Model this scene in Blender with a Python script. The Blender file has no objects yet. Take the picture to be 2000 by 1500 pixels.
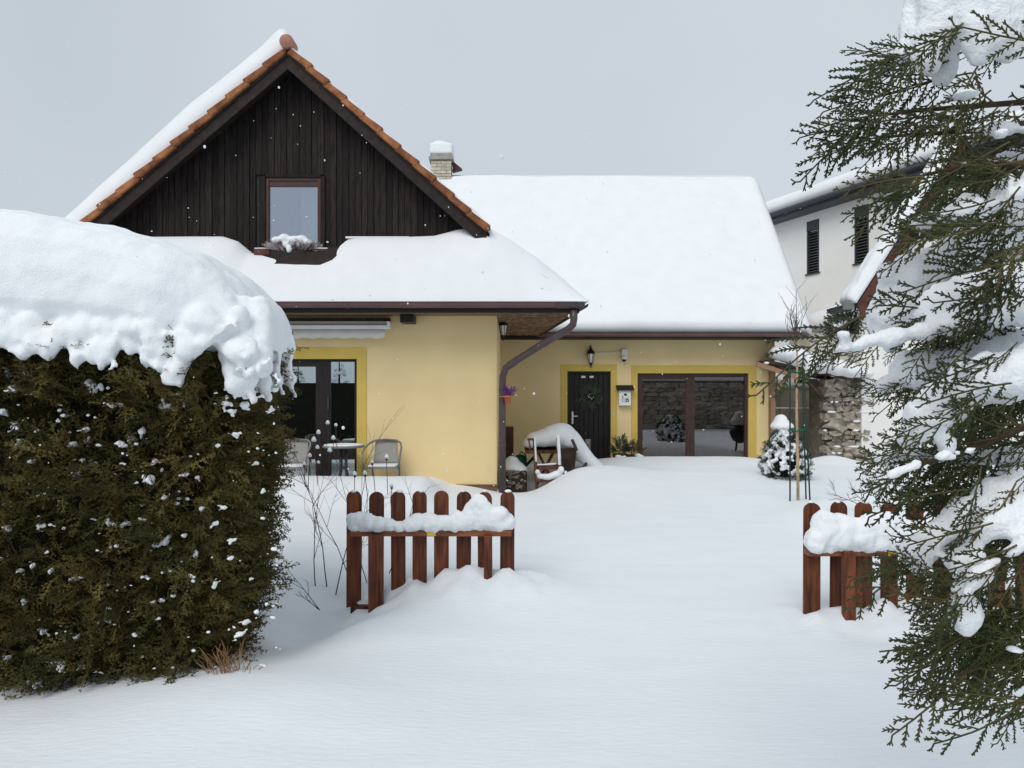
import bpy, bmesh, math, random
import numpy as np
from mathutils import Vector, Matrix, noise
R = math.radians
rng = np.random.default_rng(7)
random.seed(7)
scene = bpy.context.scene
col = scene.collection

# ------------------------------------------------------------------ camera, sky, sun, exposure
CAMZ, F, HY = 1.65, 1400.0, 770.0          # eye height, focal length and horizon row in photo pixels
cam_d = bpy.data.cameras.new('camera')
cam = bpy.data.objects.new('camera', cam_d); col.objects.link(cam)
cam.location = (0, 0, CAMZ); cam.rotation_euler = (R(90), 0, 0)
cam_d.sensor_width = 36; cam_d.lens = 36 * F / 2000; cam_d.shift_y = (HY - 750) / 2000
cam_d.clip_start = 0.05; cam_d.clip_end = 500
scene.camera = cam

SUN_EL, SUN_AZ = 45, 207                    # azimuth clockwise from +Y; the light comes over the camera's left shoulder
world = bpy.data.worlds.new('World'); scene.world = world; world.use_nodes = True
wn, wl = world.node_tree.nodes, world.node_tree.links
bg = wn['Background']; bg.inputs['Strength'].default_value = 0.1
sky = wn.new('ShaderNodeTexSky'); sky.sky_type = 'NISHITA'; sky.sun_disc = False
sky.sun_elevation = R(SUN_EL); sky.sun_rotation = R(SUN_AZ)
mixw = wn.new('ShaderNodeMix'); mixw.data_type = 'RGBA'; mixw.inputs['Factor'].default_value = 0.93   # thin blue behind an even overcast
tcw = wn.new('ShaderNodeTexCoord'); nzw = wn.new('ShaderNodeTexNoise'); nzw.inputs['Scale'].default_value = 1.1; nzw.inputs['Detail'].default_value = 3
rpw = wn.new('ShaderNodeValToRGB')
rpw.color_ramp.elements[0].position = 0.3; rpw.color_ramp.elements[0].color = (4.3, 4.85, 5.35, 1)
rpw.color_ramp.elements[1].position = 0.7; rpw.color_ramp.elements[1].color = (5.5, 5.95, 6.4, 1)
wl.new(tcw.outputs['Generated'], nzw.inputs['Vector']); wl.new(nzw.outputs['Fac'], rpw.inputs['Fac'])
wl.new(sky.outputs['Color'], mixw.inputs['A']); wl.new(rpw.outputs['Color'], mixw.inputs['B'])
wl.new(mixw.outputs['Result'], bg.inputs['Color'])

sun_d = bpy.data.lights.new('sun', 'SUN'); sun_d.energy = 1.5; sun_d.angle = R(40); sun_d.color = (1.0, 0.97, 0.93)
sun = bpy.data.objects.new('sun', sun_d); col.objects.link(sun)
az, el = R(SUN_AZ), R(SUN_EL)
to_sun = Vector((math.sin(az) * math.cos(el), math.cos(az) * math.cos(el), math.sin(el)))
sun.rotation_euler = to_sun.to_track_quat('Z', 'Y').to_euler(); sun.location = (0, 0, 30)

vs = scene.view_settings
vs.view_transform = 'Standard'; vs.look = 'None'; vs.exposure = 0.24; vs.gamma = 1.0; vs.use_curve_mapping = False
scene.render.engine = 'CYCLES'
scene.cycles.use_denoising = True
scene.cycles.max_bounces = 8; scene.cycles.transparent_max_bounces = 8
scene.cycles.caustics_reflective = False; scene.cycles.caustics_refractive = False

# ------------------------------------------------------------------ helpers
def X(px, Y): return (px - 1000) / F * Y
def Z(py, Y): return CAMZ + (HY - py) / F * Y
def P(px, py, Y): return np.array((X(px, Y), Y, Z(py, Y)))

MATS = {}
def mat(name, c, rough=0.8, var=0.15, vscale=6.0, bump=0.0, bscale=40.0, stretch=(1, 1, 1), metal=0.0, spec=0.3,
        attr=None, c2=None, detail=4, bdist=0.02, bump2=0.0, b2scale=3.0, coord='Object', sss=0.0, orand=0.0):
    m = bpy.data.materials.new(name); m.use_nodes = True
    n, l = m.node_tree.nodes, m.node_tree.links
    b = n['Principled BSDF']; b.inputs['Roughness'].default_value = rough; b.inputs['Metallic'].default_value = metal
    b.inputs['Specular IOR Level'].default_value = spec
    tc = n.new('ShaderNodeTexCoord'); mp = n.new('ShaderNodeMapping'); mp.inputs['Scale'].default_value = stretch
    l.new(tc.outputs[coord], mp.inputs['Vector'])
    nz = n.new('ShaderNodeTexNoise'); nz.inputs['Scale'].default_value = vscale; nz.inputs['Detail'].default_value = detail
    l.new(mp.outputs['Vector'], nz.inputs['Vector'])
    rp = n.new('ShaderNodeValToRGB')
    a = np.array(c) * (1 - var); z = np.array(c2 if c2 is not None else np.array(c) * (1 + var))
    rp.color_ramp.elements[0].position = 0.32; rp.color_ramp.elements[1].position = 0.68
    rp.color_ramp.elements[0].color = (*a, 1); rp.color_ramp.elements[1].color = (*np.clip(z, 0, 1), 1)
    l.new(nz.outputs['Fac'], rp.inputs['Fac'])
    out = rp.outputs['Color']
    if attr:                                   # per-piece tint stored on the mesh
        at = n.new('ShaderNodeAttribute'); at.attribute_name = attr[0]
        mx = n.new('ShaderNodeMix'); mx.data_type = 'RGBA'; mx.inputs['B'].default_value = (*attr[1], 1)
        l.new(at.outputs['Fac'], mx.inputs['Factor']); l.new(out, mx.inputs['A']); out = mx.outputs['Result']
    if orand:                                  # every board, tile or stone has its own tone
        oi = n.new('ShaderNodeObjectInfo'); mr = n.new('ShaderNodeMapRange'); mr.inputs['To Min'].default_value = 1 - orand; mr.inputs['To Max'].default_value = 1 + orand
        l.new(oi.outputs['Random'], mr.inputs['Value']); vm = n.new('ShaderNodeVectorMath'); vm.operation = 'SCALE'
        l.new(out, vm.inputs[0]); l.new(mr.outputs['Result'], vm.inputs['Scale']); out = vm.outputs['Vector']
        ad = n.new('ShaderNodeVectorMath'); l.new(mp.outputs['Vector'], ad.inputs[0]); cb = n.new('ShaderNodeCombineXYZ'); ml = n.new('ShaderNodeMath'); ml.operation = 'MULTIPLY'; ml.inputs[1].default_value = 37.0
        l.new(oi.outputs['Random'], ml.inputs[0]); l.new(ml.outputs[0], cb.inputs['X']); l.new(ml.outputs[0], cb.inputs['Z']); l.new(cb.outputs[0], ad.inputs[1]); l.new(ad.outputs[0], nz.inputs['Vector'])
    l.new(out, b.inputs['Base Color'])
    if sss:
        b.inputs['Subsurface Weight'].default_value = sss
        b.inputs['Subsurface Radius'].default_value = (0.03, 0.035, 0.045); b.inputs['Subsurface Scale'].default_value = 0.6
    prev = None
    for st, sc in ((bump2, b2scale), (bump, bscale)):
        if st:
            nb = n.new('ShaderNodeTexNoise'); nb.inputs['Scale'].default_value = sc; nb.inputs['Detail'].default_value = 5
            l.new(mp.outputs['Vector'], nb.inputs['Vector'])
            bp = n.new('ShaderNodeBump'); bp.inputs['Strength'].default_value = st; bp.inputs['Distance'].default_value = bdist
            l.new(nb.outputs['Fac'], bp.inputs['Height'])
            if prev: l.new(prev, bp.inputs['Normal'])
            prev = bp.outputs['Normal']
    if prev: l.new(prev, b.inputs['Normal'])
    MATS[name] = m
    return m

def glass(name, refl, tint, rough=0.0):
    m = bpy.data.materials.new(name); m.use_nodes = True
    n, l = m.node_tree.nodes, m.node_tree.links
    n.remove(n['Principled BSDF'])
    g = n.new('ShaderNodeBsdfGlossy'); g.inputs['Roughness'].default_value = rough; g.inputs['Color'].default_value = (*tint, 1)
    t = n.new('ShaderNodeBsdfTransparent'); t.inputs['Color'].default_value = (0.75, 0.8, 0.8, 1)
    mx = n.new('ShaderNodeMixShader'); mx.inputs[0].default_value = refl
    l.new(t.outputs[0], mx.inputs[1]); l.new(g.outputs[0], mx.inputs[2])
    l.new(mx.outputs[0], n['Material Output'].inputs['Surface'])
    MATS[name] = m
    return m

mat('snow', (0.775, 0.795, 0.815), 0.85, 0.02, 3, bump=0.12, bscale=90, spec=0.15, bdist=0.01, bump2=0.25, b2scale=5)
mat('snow_ground', (0.75, 0.785, 0.815), 0.85, 0.02, 1.2, bump=0.42, bscale=13, stretch=(1, 3.2, 1), spec=0.15, bdist=0.012, bump2=0.12, b2scale=1.2)
mat('snow_fluff', (0.82, 0.845, 0.87), 0.9, 0.02, 8, bump=0.5, bscale=110, spec=0.1, bdist=0.012, bump2=0.3, b2scale=14)
mat('stucco', (0.77, 0.605, 0.325), 0.92, 0.07, 0.9, bump=0.35, bscale=160, bdist=0.004, spec=0.15)
mat('yellow_trim', (0.60, 0.44, 0.11), 0.85, 0.06, 3, bump=0.15, bscale=200, bdist=0.003, spec=0.2)
mat('white_wall', (0.78, 0.77, 0.74), 0.92, 0.05, 0.8, bump=0.2, bscale=150, bdist=0.004, spec=0.15)
mat('white_wall_far', (0.88, 0.875, 0.855), 0.92, 0.04, 0.8, spec=0.15)
mat('gable_wood', (0.014, 0.0105, 0.010), 0.75, 0.5, 5, bump=0.5, bscale=30, stretch=(9, 9, 0.7), bdist=0.006, c2=(0.028, 0.021, 0.018), spec=0.2, orand=0.35)
mat('barge_wood', (0.022, 0.015, 0.013), 0.7, 0.4, 5, bump=0.35, bscale=30, stretch=(2, 6, 2), bdist=0.004, spec=0.25)
mat('dark_frame', (0.016, 0.012, 0.012), 0.45, 0.3, 8, stretch=(8, 8, 1))
mat('brown_frame', (0.055, 0.028, 0.022), 0.45, 0.3, 8, stretch=(8, 8, 1))
mat('door_wood', (0.011, 0.008, 0.008), 0.5, 0.5, 6, bump=0.4, bscale=20, stretch=(10, 10, 0.6), bdist=0.004)
mat('fence_wood', (0.125, 0.031, 0.012), 0.55, 0.7, 5, bump=0.25, bscale=18, stretch=(7, 7, 0.7), bdist=0.004, c2=(0.19, 0.054, 0.020), spec=0.3, orand=0.28)
mat('fence_rail', (0.20, 0.062, 0.022), 0.55, 0.5, 5, bump=0.25, bscale=18, stretch=(0.8, 7, 7), bdist=0.004, spec=0.4)
mat('brown_wood', (0.13, 0.05, 0.03), 0.65, 0.45, 6, bump=0.3, bscale=20, stretch=(5, 5, 1), bdist=0.004)
mat('dark_brown', (0.05, 0.028, 0.02), 0.7, 0.4, 6, bump=0.3, bscale=20, bdist=0.004)
mat('tan_wood', (0.27, 0.16, 0.10), 0.7, 0.25, 6, bump=0.3, bscale=20, stretch=(6, 6, 0.8), bdist=0.004)
mat('plinth', (0.16, 0.085, 0.05), 0.8, 0.35, 5, bump=0.3, bscale=30, stretch=(0.6, 1, 6), bdist=0.004)
mat('clay_tile', (0.29, 0.095, 0.036), 0.8, 0.5, 7, bump=0.2, bscale=40, bdist=0.004, c2=(0.36, 0.145, 0.058), orand=0.22)
mat('ridge_clay', (0.36, 0.17, 0.13), 0.75, 0.2, 9, bump=0.2, bscale=40, bdist=0.004)
mat('gutter', (0.115, 0.058, 0.060), 0.38, 0.15, 3, spec=0.5)
mat('pipe', (0.062, 0.042, 0.045), 0.4, 0.2, 4, spec=0.5)
mat('black', (0.012, 0.012, 0.013), 0.5, 0.2, 5)
mat('soffit', (0.20, 0.13, 0.075), 0.8, 0.6, 4, bump=0.5, bscale=20, stretch=(3, 20, 3), bdist=0.01)
mat('brick_pale', (0.50, 0.45, 0.36), 0.9, 0.2, 8, bump=0.3, bscale=60, bdist=0.004, orand=0.15)
mat('concrete', (0.30, 0.29, 0.27), 0.9, 0.2, 5, bump=0.2, bscale=60, bdist=0.004)
mat('concrete_panel', (0.38, 0.35, 0.27), 0.9, 0.2, 3, bump=0.2, bscale=60, bdist=0.004)
mat('stone', (0.34, 0.30, 0.25), 0.95, 0.5, 2.2,  bump=0.6, bscale=22, bdist=0.02, c2=(0.52, 0.46, 0.37), orand=0.25)
mat('mortar', (0.20, 0.18, 0.15), 0.95, 0.3, 7, bump=0.6, bscale=30, bdist=0.02)
mat('grey_metal', (0.16, 0.16, 0.155), 0.4, 0.1, 5, spec=0.5)
mat('dark_metal', (0.035, 0.037, 0.04), 0.4, 0.1, 5, spec=0.5)
mat('textilene', (0.30, 0.29, 0.27), 0.8, 0.08, 4, bump=0.2, bscale=300, bdist=0.002)
mat('awning_white', (0.62, 0.60, 0.56), 0.7, 0.05, 4)
mat('awning_grey', (0.42, 0.40, 0.36), 0.5, 0.05, 4)
mat('white_paint', (0.75, 0.75, 0.74), 0.5, 0.04, 4)
mat('steel', (0.6, 0.58, 0.54), 0.35, 0.05, 4, metal=0.8)
mat('label_yellow', (0.75, 0.48, 0.03), 0.5, 0.05, 4)
mat('anthracite', (0.045, 0.05, 0.06), 0.45, 0.1, 3)
mat('red_brown', (0.085, 0.030, 0.022), 0.6, 0.3, 4, bump=0.2, bscale=20, bdist=0.004)
mat('terracotta', (0.45, 0.14, 0.06), 0.75, 0.1, 5)
mat('purple', (0.16, 0.05, 0.22), 0.8, 0.3, 20)
mat('heather', (0.16, 0.06, 0.09), 0.8, 0.5, 12, c2=(0.5, 0.42, 0.42))
mat('frost', (0.5, 0.44, 0.44), 0.8, 0.2, 12)
mat('plastic_green', (0.01, 0.09, 0.045), 0.5, 0.1, 5)
mat('stake_green', (0.012, 0.03, 0.024), 0.5, 0.1, 5)
mat('bark_pale', (0.42, 0.30, 0.18), 0.85, 0.3, 30, stretch=(1, 1, .3))
mat('bark', (0.055, 0.036, 0.022), 0.9, 0.35, 30, bump=0.5, bscale=40, bdist=0.01, stretch=(1, 1, .3))
mat('twig', (0.075, 0.050, 0.042), 0.85, 0.3, 20)
mat('dry_grass', (0.30, 0.17, 0.085), 0.9, 0.4, 10)
mat('curtain', (0.55, 0.55, 0.52), 0.9, 0.08, 20, stretch=(8, 1, .3))
mat('interior', (0.03, 0.028, 0.027), 0.9, 0.2, 3)
mat('hedge_leaf', (0.048, 0.052, 0.015), 0.75, 0.35, 3.5, attr=('tint', (0.165, 0.118, 0.036)), spec=0.2)
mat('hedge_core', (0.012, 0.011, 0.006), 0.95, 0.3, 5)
mat('cypress_leaf', (0.028, 0.043, 0.012), 0.6, 0.35, 4, attr=('tint', (0.12, 0.088, 0.028)), spec=0.3)
mat('leaf_dark', (0.022, 0.045, 0.022), 0.5, 0.4, 8, attr=('tint', (0.05, 0.075, 0.05)))
mat('leaf_red', (0.10, 0.04, 0.025), 0.6, 0.4, 8, attr=('tint', (0.05, 0.06, 0.03)))
mat('conifer_dark', (0.018, 0.026, 0.014), 0.7, 0.4, 2, attr=('tint', (0.05, 0.05, 0.02)))
glass('glass_patio', 0.52, (0.82, 0.9, 0.95)); glass('glass_rear', 0.14, (1.0, 0.93, 0.95)); glass('glass_gable', 0.42, (0.85, 0.88, 1.0))
glass('glass_lamp', 0.25, (0.9, 0.9, 0.9), 0.2); glass('glass_far', 0.3, (0.8, 0.85, 0.9))
def M(k): return MATS[k]

OFF = {}                                         # world offset of each thing's frame
def setp(o, label=None, cat=None, group=None, kind=None):
    if label: o['label'] = label
    if cat: o['category'] = cat
    if group: o['group'] = group
    if kind: o['kind'] = kind
    return o
def thing(name, loc, label, cat, group=None):
    o = bpy.data.objects.new(name, None); col.objects.link(o); o.location = [float(v) for v in loc]
    o.empty_display_size = 0.1
    OFF[o] = np.array(loc, float)
    return setp(o, label, cat, group)

def mkmesh(name, v, f, m, smooth=False, tint=None):
    me = bpy.data.meshes.new(name)
    v = np.asarray(v, np.float32)
    if isinstance(f, np.ndarray):
        nf, k = f.shape
        me.vertices.add(len(v)); me.vertices.foreach_set('co', v.ravel())
        me.loops.add(nf * k); me.loops.foreach_set('vertex_index', f.ravel().astype(np.int32))
        me.polygons.add(nf); me.polygons.foreach_set('loop_start', np.arange(0, nf * k, k, dtype=np.int32))
        me.polygons.foreach_set('loop_total', np.full(nf, k, np.int32))
        me.update(calc_edges=True)
    else:
        me.from_pydata([tuple(map(float, p)) for p in v], [], [tuple(int(i) for i in q) for q in f])
    if m is not None: me.materials.append(M(m) if isinstance(m, str) else m)
    if smooth: me.polygons.foreach_set('use_smooth', np.ones(len(me.polygons), bool))
    if tint is not None:
        a = me.attributes.new('tint', 'FLOAT', 'POINT'); a.data.foreach_set('value', np.asarray(tint, np.float32))
    me.update()
    return me
def link(name, me, parent=None, loc=(0, 0, 0), rot=None):
    o = bpy.data.objects.new(name, me); col.objects.link(o)
    o.location = [float(q) for q in loc]
    if rot is not None: o.rotation_euler = rot
    if parent is not None: o.parent = parent; OFF[o] = OFF[parent]
    else: OFF[o] = np.zeros(3)
    return o
def meshobj(name, v, f, m, parent=None, smooth=False, tint=None, bevel=0):
    """mesh in world coordinates -> object (child meshes are stored in their thing's frame)"""
    v = np.asarray(v, float)
    off = OFF[parent] if parent is not None else np.zeros(3)
    o = link(name, mkmesh(name, v - off, f, m, smooth, tint), parent)
    if bevel:
        b = o.modifiers.new('bevel', 'BEVEL'); b.width = bevel; b.segments = 2; b.limit_method = 'ANGLE'; b.angle_limit = R(40)
    return o

class MB:
    def __init__(s): s.v, s.f = [], []
    def add(s, v, f):
        k = len(s.v); s.v += [tuple(p) for p in v]; s.f += [tuple(i + k for i in q) for q in f]; return s
    def box(s, x0, x1, y0, y1, z0, z1):
        return s.add([(x0, y0, z0), (x1, y0, z0), (x1, y1, z0), (x0, y1, z0), (x0, y0, z1), (x1, y0, z1), (x1, y1, z1), (x0, y1, z1)],
                     [(0, 3, 2, 1), (4, 5, 6, 7), (0, 1, 5, 4), (1, 2, 6, 5), (2, 3, 7, 6), (3, 0, 4, 7)])
    def bar(s, a, b, w, h, up=(0, 0, 1)):
        a, b = np.array(a, float), np.array(b, float); d = (b - a) / np.linalg.norm(b - a)
        u = np.cross(d, up); u = u / np.linalg.norm(u); q = np.cross(u, d)
        vs_ = [p + su * u * w / 2 + sq * q * h / 2 for p in (a, b) for su, sq in ((-1, -1), (1, -1), (1, 1), (-1, 1))]
        return s.add(vs_, [(3, 2, 1, 0), (4, 5, 6, 7), (0, 1, 5, 4), (1, 2, 6, 5), (2, 3, 7, 6), (3, 0, 4, 7)])
    def tube(s, pts, r, n=8, cap=True):
        pts = [np.array(p, float) for p in pts]; k = len(pts); rr = r if hasattr(r, '__len__') else [r] * k
        V, Fc = [], []; pu = None
        for i, p in enumerate(pts):
            d = pts[min(i + 1, k - 1)] - pts[max(i - 1, 0)]; d = d / (np.linalg.norm(d) + 1e-9)
            u = np.cross(d, (0, 0, 1) if abs(d[2]) < 0.9 else (1, 0, 0)) if pu is None else pu - d * np.dot(pu, d)
            u = u / (np.linalg.norm(u) + 1e-9); pu = u; w = np.cross(d, u)
            for j in range(n):
                a = 2 * math.pi * j / n; V.append(p + rr[i] * (math.cos(a) * u + math.sin(a) * w))
        for i in range(k - 1):
            for j in range(n):
                Fc.append((i * n + j, i * n + (j + 1) % n, (i + 1) * n + (j + 1) % n, (i + 1) * n + j))
        if cap: Fc += [tuple(range(n - 1, -1, -1)), tuple((k - 1) * n + j for j in range(n))]
        return s.add(V, Fc)
    def prism(s, poly, d):
        """poly: 3d points (planar), d: extrusion vector"""
        n = len(poly); poly = [np.array(p, float) for p in poly]; d = np.array(d, float)
        return s.add(poly + [p + d for p in poly], [tuple(range(n)), tuple(range(2 * n - 1, n - 1, -1))] +
                     [(i, i + n, (i + 1) % n + n, (i + 1) % n) for i in range(n)])
    def lathe(s, c, prof, n=16):
        V, Fc = [], []; k = len(prof)
        for r_, z_ in prof:
            for j in range(n):
                a = 2 * math.pi * j / n; V.append((c[0] + r_ * math.cos(a), c[1] + r_ * math.sin(a), c[2] + z_))
        for i in range(k - 1):
            for j in range(n): Fc.append((i * n + j, i * n + (j + 1) % n, (i + 1) * n + (j + 1) % n, (i + 1) * n + j))
        Fc += [tuple(range(n - 1, -1, -1)), tuple((k - 1) * n + j for j in range(n))]
        return s.add(V, Fc)
    def ell(s, c, r, nu=12, nv=8):
        V, Fc = [], []
        for i in range(nv + 1):
            t = math.pi * i / nv
            for j in range(nu):
                a = 2 * math.pi * j / nu
                V.append((c[0] + r[0] * math.sin(t) * math.cos(a), c[1] + r[1] * math.sin(t) * math.sin(a), c[2] - r[2] * math.cos(t)))
        for i in range(nv):
            for j in range(nu): Fc.append((i * nu + j, i * nu + (j + 1) % nu, (i + 1) * nu + (j + 1) % nu, (i + 1) * nu + j))
        return s.add(V, Fc)
    def build(s, name, m, parent=None, smooth=False, bevel=0):
        return meshobj(name, s.v, s.f, m, parent, smooth, None, bevel)

def fix_normals(o):
    bm = bmesh.new(); bm.from_mesh(o.data); bmesh.ops.recalc_face_normals(bm, faces=bm.faces); bm.to_mesh(o.data); bm.free()
    return o

# --- snow masses: overlapping volumes fused into one soft surface
_tex = bpy.data.textures.new('snow_lumps', 'CLOUDS'); _tex.noise_scale = 0.09; _tex.noise_depth = 4
def fused(name, mb, m, parent, voxel, smooth_it=5, disp=0.02, noise_scale=0.09, extra=None):
    off = OFF[parent] if parent is not None else np.zeros(3)
    me = mkmesh('tmp', np.array(mb.v) - off, mb.f, None)
    bm = bmesh.new(); bm.from_mesh(me); bmesh.ops.recalc_face_normals(bm, faces=bm.faces); bm.to_mesh(me); bm.free()
    t = bpy.data.objects.new('tmp', me); col.objects.link(t)
    r = t.modifiers.new('r', 'REMESH'); r.mode = 'VOXEL'; r.voxel_size = voxel; r.use_smooth_shade = True
    s = t.modifiers.new('s', 'SMOOTH'); s.iterations = smooth_it; s.factor = 0.6
    if disp:
        tx = _tex.copy(); tx.noise_scale = noise_scale
        d = t.modifiers.new('d', 'DISPLACE'); d.texture = tx; d.strength = disp; d.mid_level = 0.5
    dg = bpy.context.evaluated_depsgraph_get(); dg.update()
    out = bpy.data.meshes.new_from_object(t.evaluated_get(dg)); out.name = name
    bpy.data.objects.remove(t)
    out.materials.clear(); out.materials.append(M(m))
    out.polygons.foreach_set('use_smooth', np.ones(len(out.polygons), bool))
    return link(name, out, parent)

def chain(mb, pts, r0, r1, n=6, flat=1.0):
    pts = [np.array(p, float) for p in pts]
    for i in range(len(pts) - 1):
        for k in range(n):
            t = (i + k / n) / (len(pts) - 1); p = pts[i] + (pts[i + 1] - pts[i]) * k / n
            r = r0 + (r1 - r0) * t
            mb.ell(p, (r, r, r * flat), 8, 6)
    p = pts[-1]; mb.ell(p, (r1, r1, r1 * flat), 8, 6)

def snow_sheet(name, fn, nu, nv, m, parent):
    """fn(u,v)-> (base point, thickness); closed slab whose top is lifted along z"""
    B = np.zeros((nu, nv, 3)); T = np.zeros((nu, nv, 3))
    for i in range(nu):
        for j in range(nv):
            b, t = fn(i / (nu - 1), j / (nv - 1)); B[i, j] = b; T[i, j] = np.array(b) + np.array(t)
    V = np.concatenate([T.reshape(-1, 3), B.reshape(-1, 3)]); n = nu * nv; Fc = []
    for i in range(nu - 1):
        for j in range(nv - 1):
            a, b, c, d = i * nv + j, (i + 1) * nv + j, (i + 1) * nv + j + 1, i * nv + j + 1
            Fc += [(a, b, c, d), (n + d, n + c, n + b, n + a)]
    for i in range(nu - 1):
        for j, s in ((0, 1), (nv - 1, -1)):
            a, b = i * nv + j, (i + 1) * nv + j; Fc.append((a, n + a, n + b, b)[::s])
    for j in range(nv - 1):
        for i, s in ((0, -1), (nu - 1, 1)):
            a, b = i * nv + j, i * nv + j + 1; Fc.append((a, n + a, n + b, b)[::s])
    return fix_normals(meshobj(name, V, Fc, m, parent, True))

def edge(u, w):
    """0 at u=0 rising to 1 after width w, round shoulder"""
    t = min(max(u / w, 0.0), 1.0); return math.sqrt(1 - (1 - t) ** 2)
def sst(a, b, x):
    t = np.clip((x - a) / (b - a), 0, 1); return t * t * (3 - 2 * t)
def fbm(x, y, z=0.0, o=3): return noise.fractal((x, y, z), 1.0, 2.0, o)

# --- foliage: sprays are flat fans of scale-leaved twigs, copied with numpy
def seg_prism(a, b, r0, r1, nrm):
    d = b - a; d = d / (np.linalg.norm(d) + 1e-9); u = np.cross(d, nrm); u /= (np.linalg.norm(u) + 1e-9); w = np.cross(u, d)
    ring = [(1, 0), (-0.5, 0.75), (-0.5, -0.75)]
    V = [a + r0 * (x * u + y * w) for x, y in ring] + [b + r1 * (x * u + y * w) for x, y in ring]
    return V, [(0, 1, 4, 3), (1, 2, 5, 4), (2, 0, 3, 5)]
def seg_flat(a, b, r0, r1, nrm):
    d = b - a; d = d / (np.linalg.norm(d) + 1e-9); u = np.cross(d, nrm); u /= (np.linalg.norm(u) + 1e-9)
    m_ = a + 0.55 * (b - a)
    return [a - u * r0 * .5, m_ - u * r0, b, m_ + u * r0], [(0, 1, 2, 3)]
def spray(seed, L, spacing, w, sub=True, seg=seg_prism, droop=0.18, ang=42):
    r = random.Random(seed); V, Fc, T = [], [], []
    N = np.array((0, 0, 1.0))
    def put(a, b, r0, r1, t):
        v, f = seg(a, b, r0, r1, N + np.array([r.uniform(-.3, .3) for _ in range(3)])); k = len(V)
        V.extend(v); T.extend([t] * len(v)); Fc.extend([tuple(i + k for i in q) for q in f])
    n = max(4, int(L / spacing)); wob = r.uniform(-.25, .25)
    axis = []
    for i in range(n + 1):
        t = i / n; axis.append(np.array((t * L, wob * L * t * t + r.uniform(-.003, .003), -droop * L * t * t)))
    for i in range(n): put(axis[i], axis[i + 1], w * (1.0 - .35 * i / n), w * (1.0 - .35 * (i + 1) / n), 0.8 * (1 - i / n))
    for i in range(1, n):
        side = 1 if i % 2 else -1; t = i / n
        l = L * 0.5 * (1 - t) ** 0.8 * (0.35 + 0.65 * min(1, t * 3)) * r.uniform(.6, 1.15)
        if l < spacing * .8: l = spacing * .8
        a = R(ang + r.uniform(-12, 12)) * side; d = np.array((math.cos(a), math.sin(a), r.uniform(-.25, .1)))
        m_ = max(2, int(l / (spacing * .9))); pp = axis[i]; zz = 0
        for k in range(m_):
            dd = np.array((d[0] + 0.25 * k / m_, d[1] * (1 - .25 * k / m_), d[2] - .15 * k / m_)); dd /= np.linalg.norm(dd)
            q = pp + dd * l / m_; put(pp, q, w * .8, w * (.7 if k < m_ - 1 else .45), 0.35 * (1 - k / m_))
            if sub:
                for s2 in (1, -1):
                    if r.random() < .75:
                        b = math.atan2(dd[1], dd[0]) + s2 * R(38 + r.uniform(-10, 10)); ls = spacing * r.uniform(.55, 1.25) * (1 - .4 * k / m_)
                        e = q + ls * np.array((math.cos(b), math.sin(b), r.uniform(-.4, .15))); put(q, e, w * .62, w * .5, 0.0)
            pp = q
    e = axis[-1]
    for s2 in (1, -1): put(e, e + spacing * np.array((.8, .45 * s2, -.2)), w * .6, w * .45, 0)
    F4 = np.array(Fc, np.int64)
    return np.array(V), F4, np.array(T)
def frame(d, nrm):
    d = d / np.linalg.norm(d); n = nrm - d * np.dot(nrm, d); n = n / (np.linalg.norm(n) + 1e-9)
    return np.stack([d, np.cross(n, d), n], 1)
class Foliage:
    def __init__(s): s.V, s.F, s.T, s.k = [], [], [], 0
    def add(s, tmpl, p, d, nrm, sc=1.0, tint=0.5):
        V, Fc, T = tmpl; A = frame(np.array(d, float), np.array(nrm, float))
        s.V.append((V * sc) @ A.T + p); s.F.append(Fc + s.k); s.T.append(np.clip(T * .7 + tint, 0, 1)); s.k += len(V)
    def build(s, name, m, parent):
        return meshobj(name, np.concatenate(s.V), np.concatenate(s.F), m, parent, False, np.concatenate(s.T))
def rdir(): 
    v = rng.normal(size=3); return v / np.linalg.norm(v)

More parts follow.
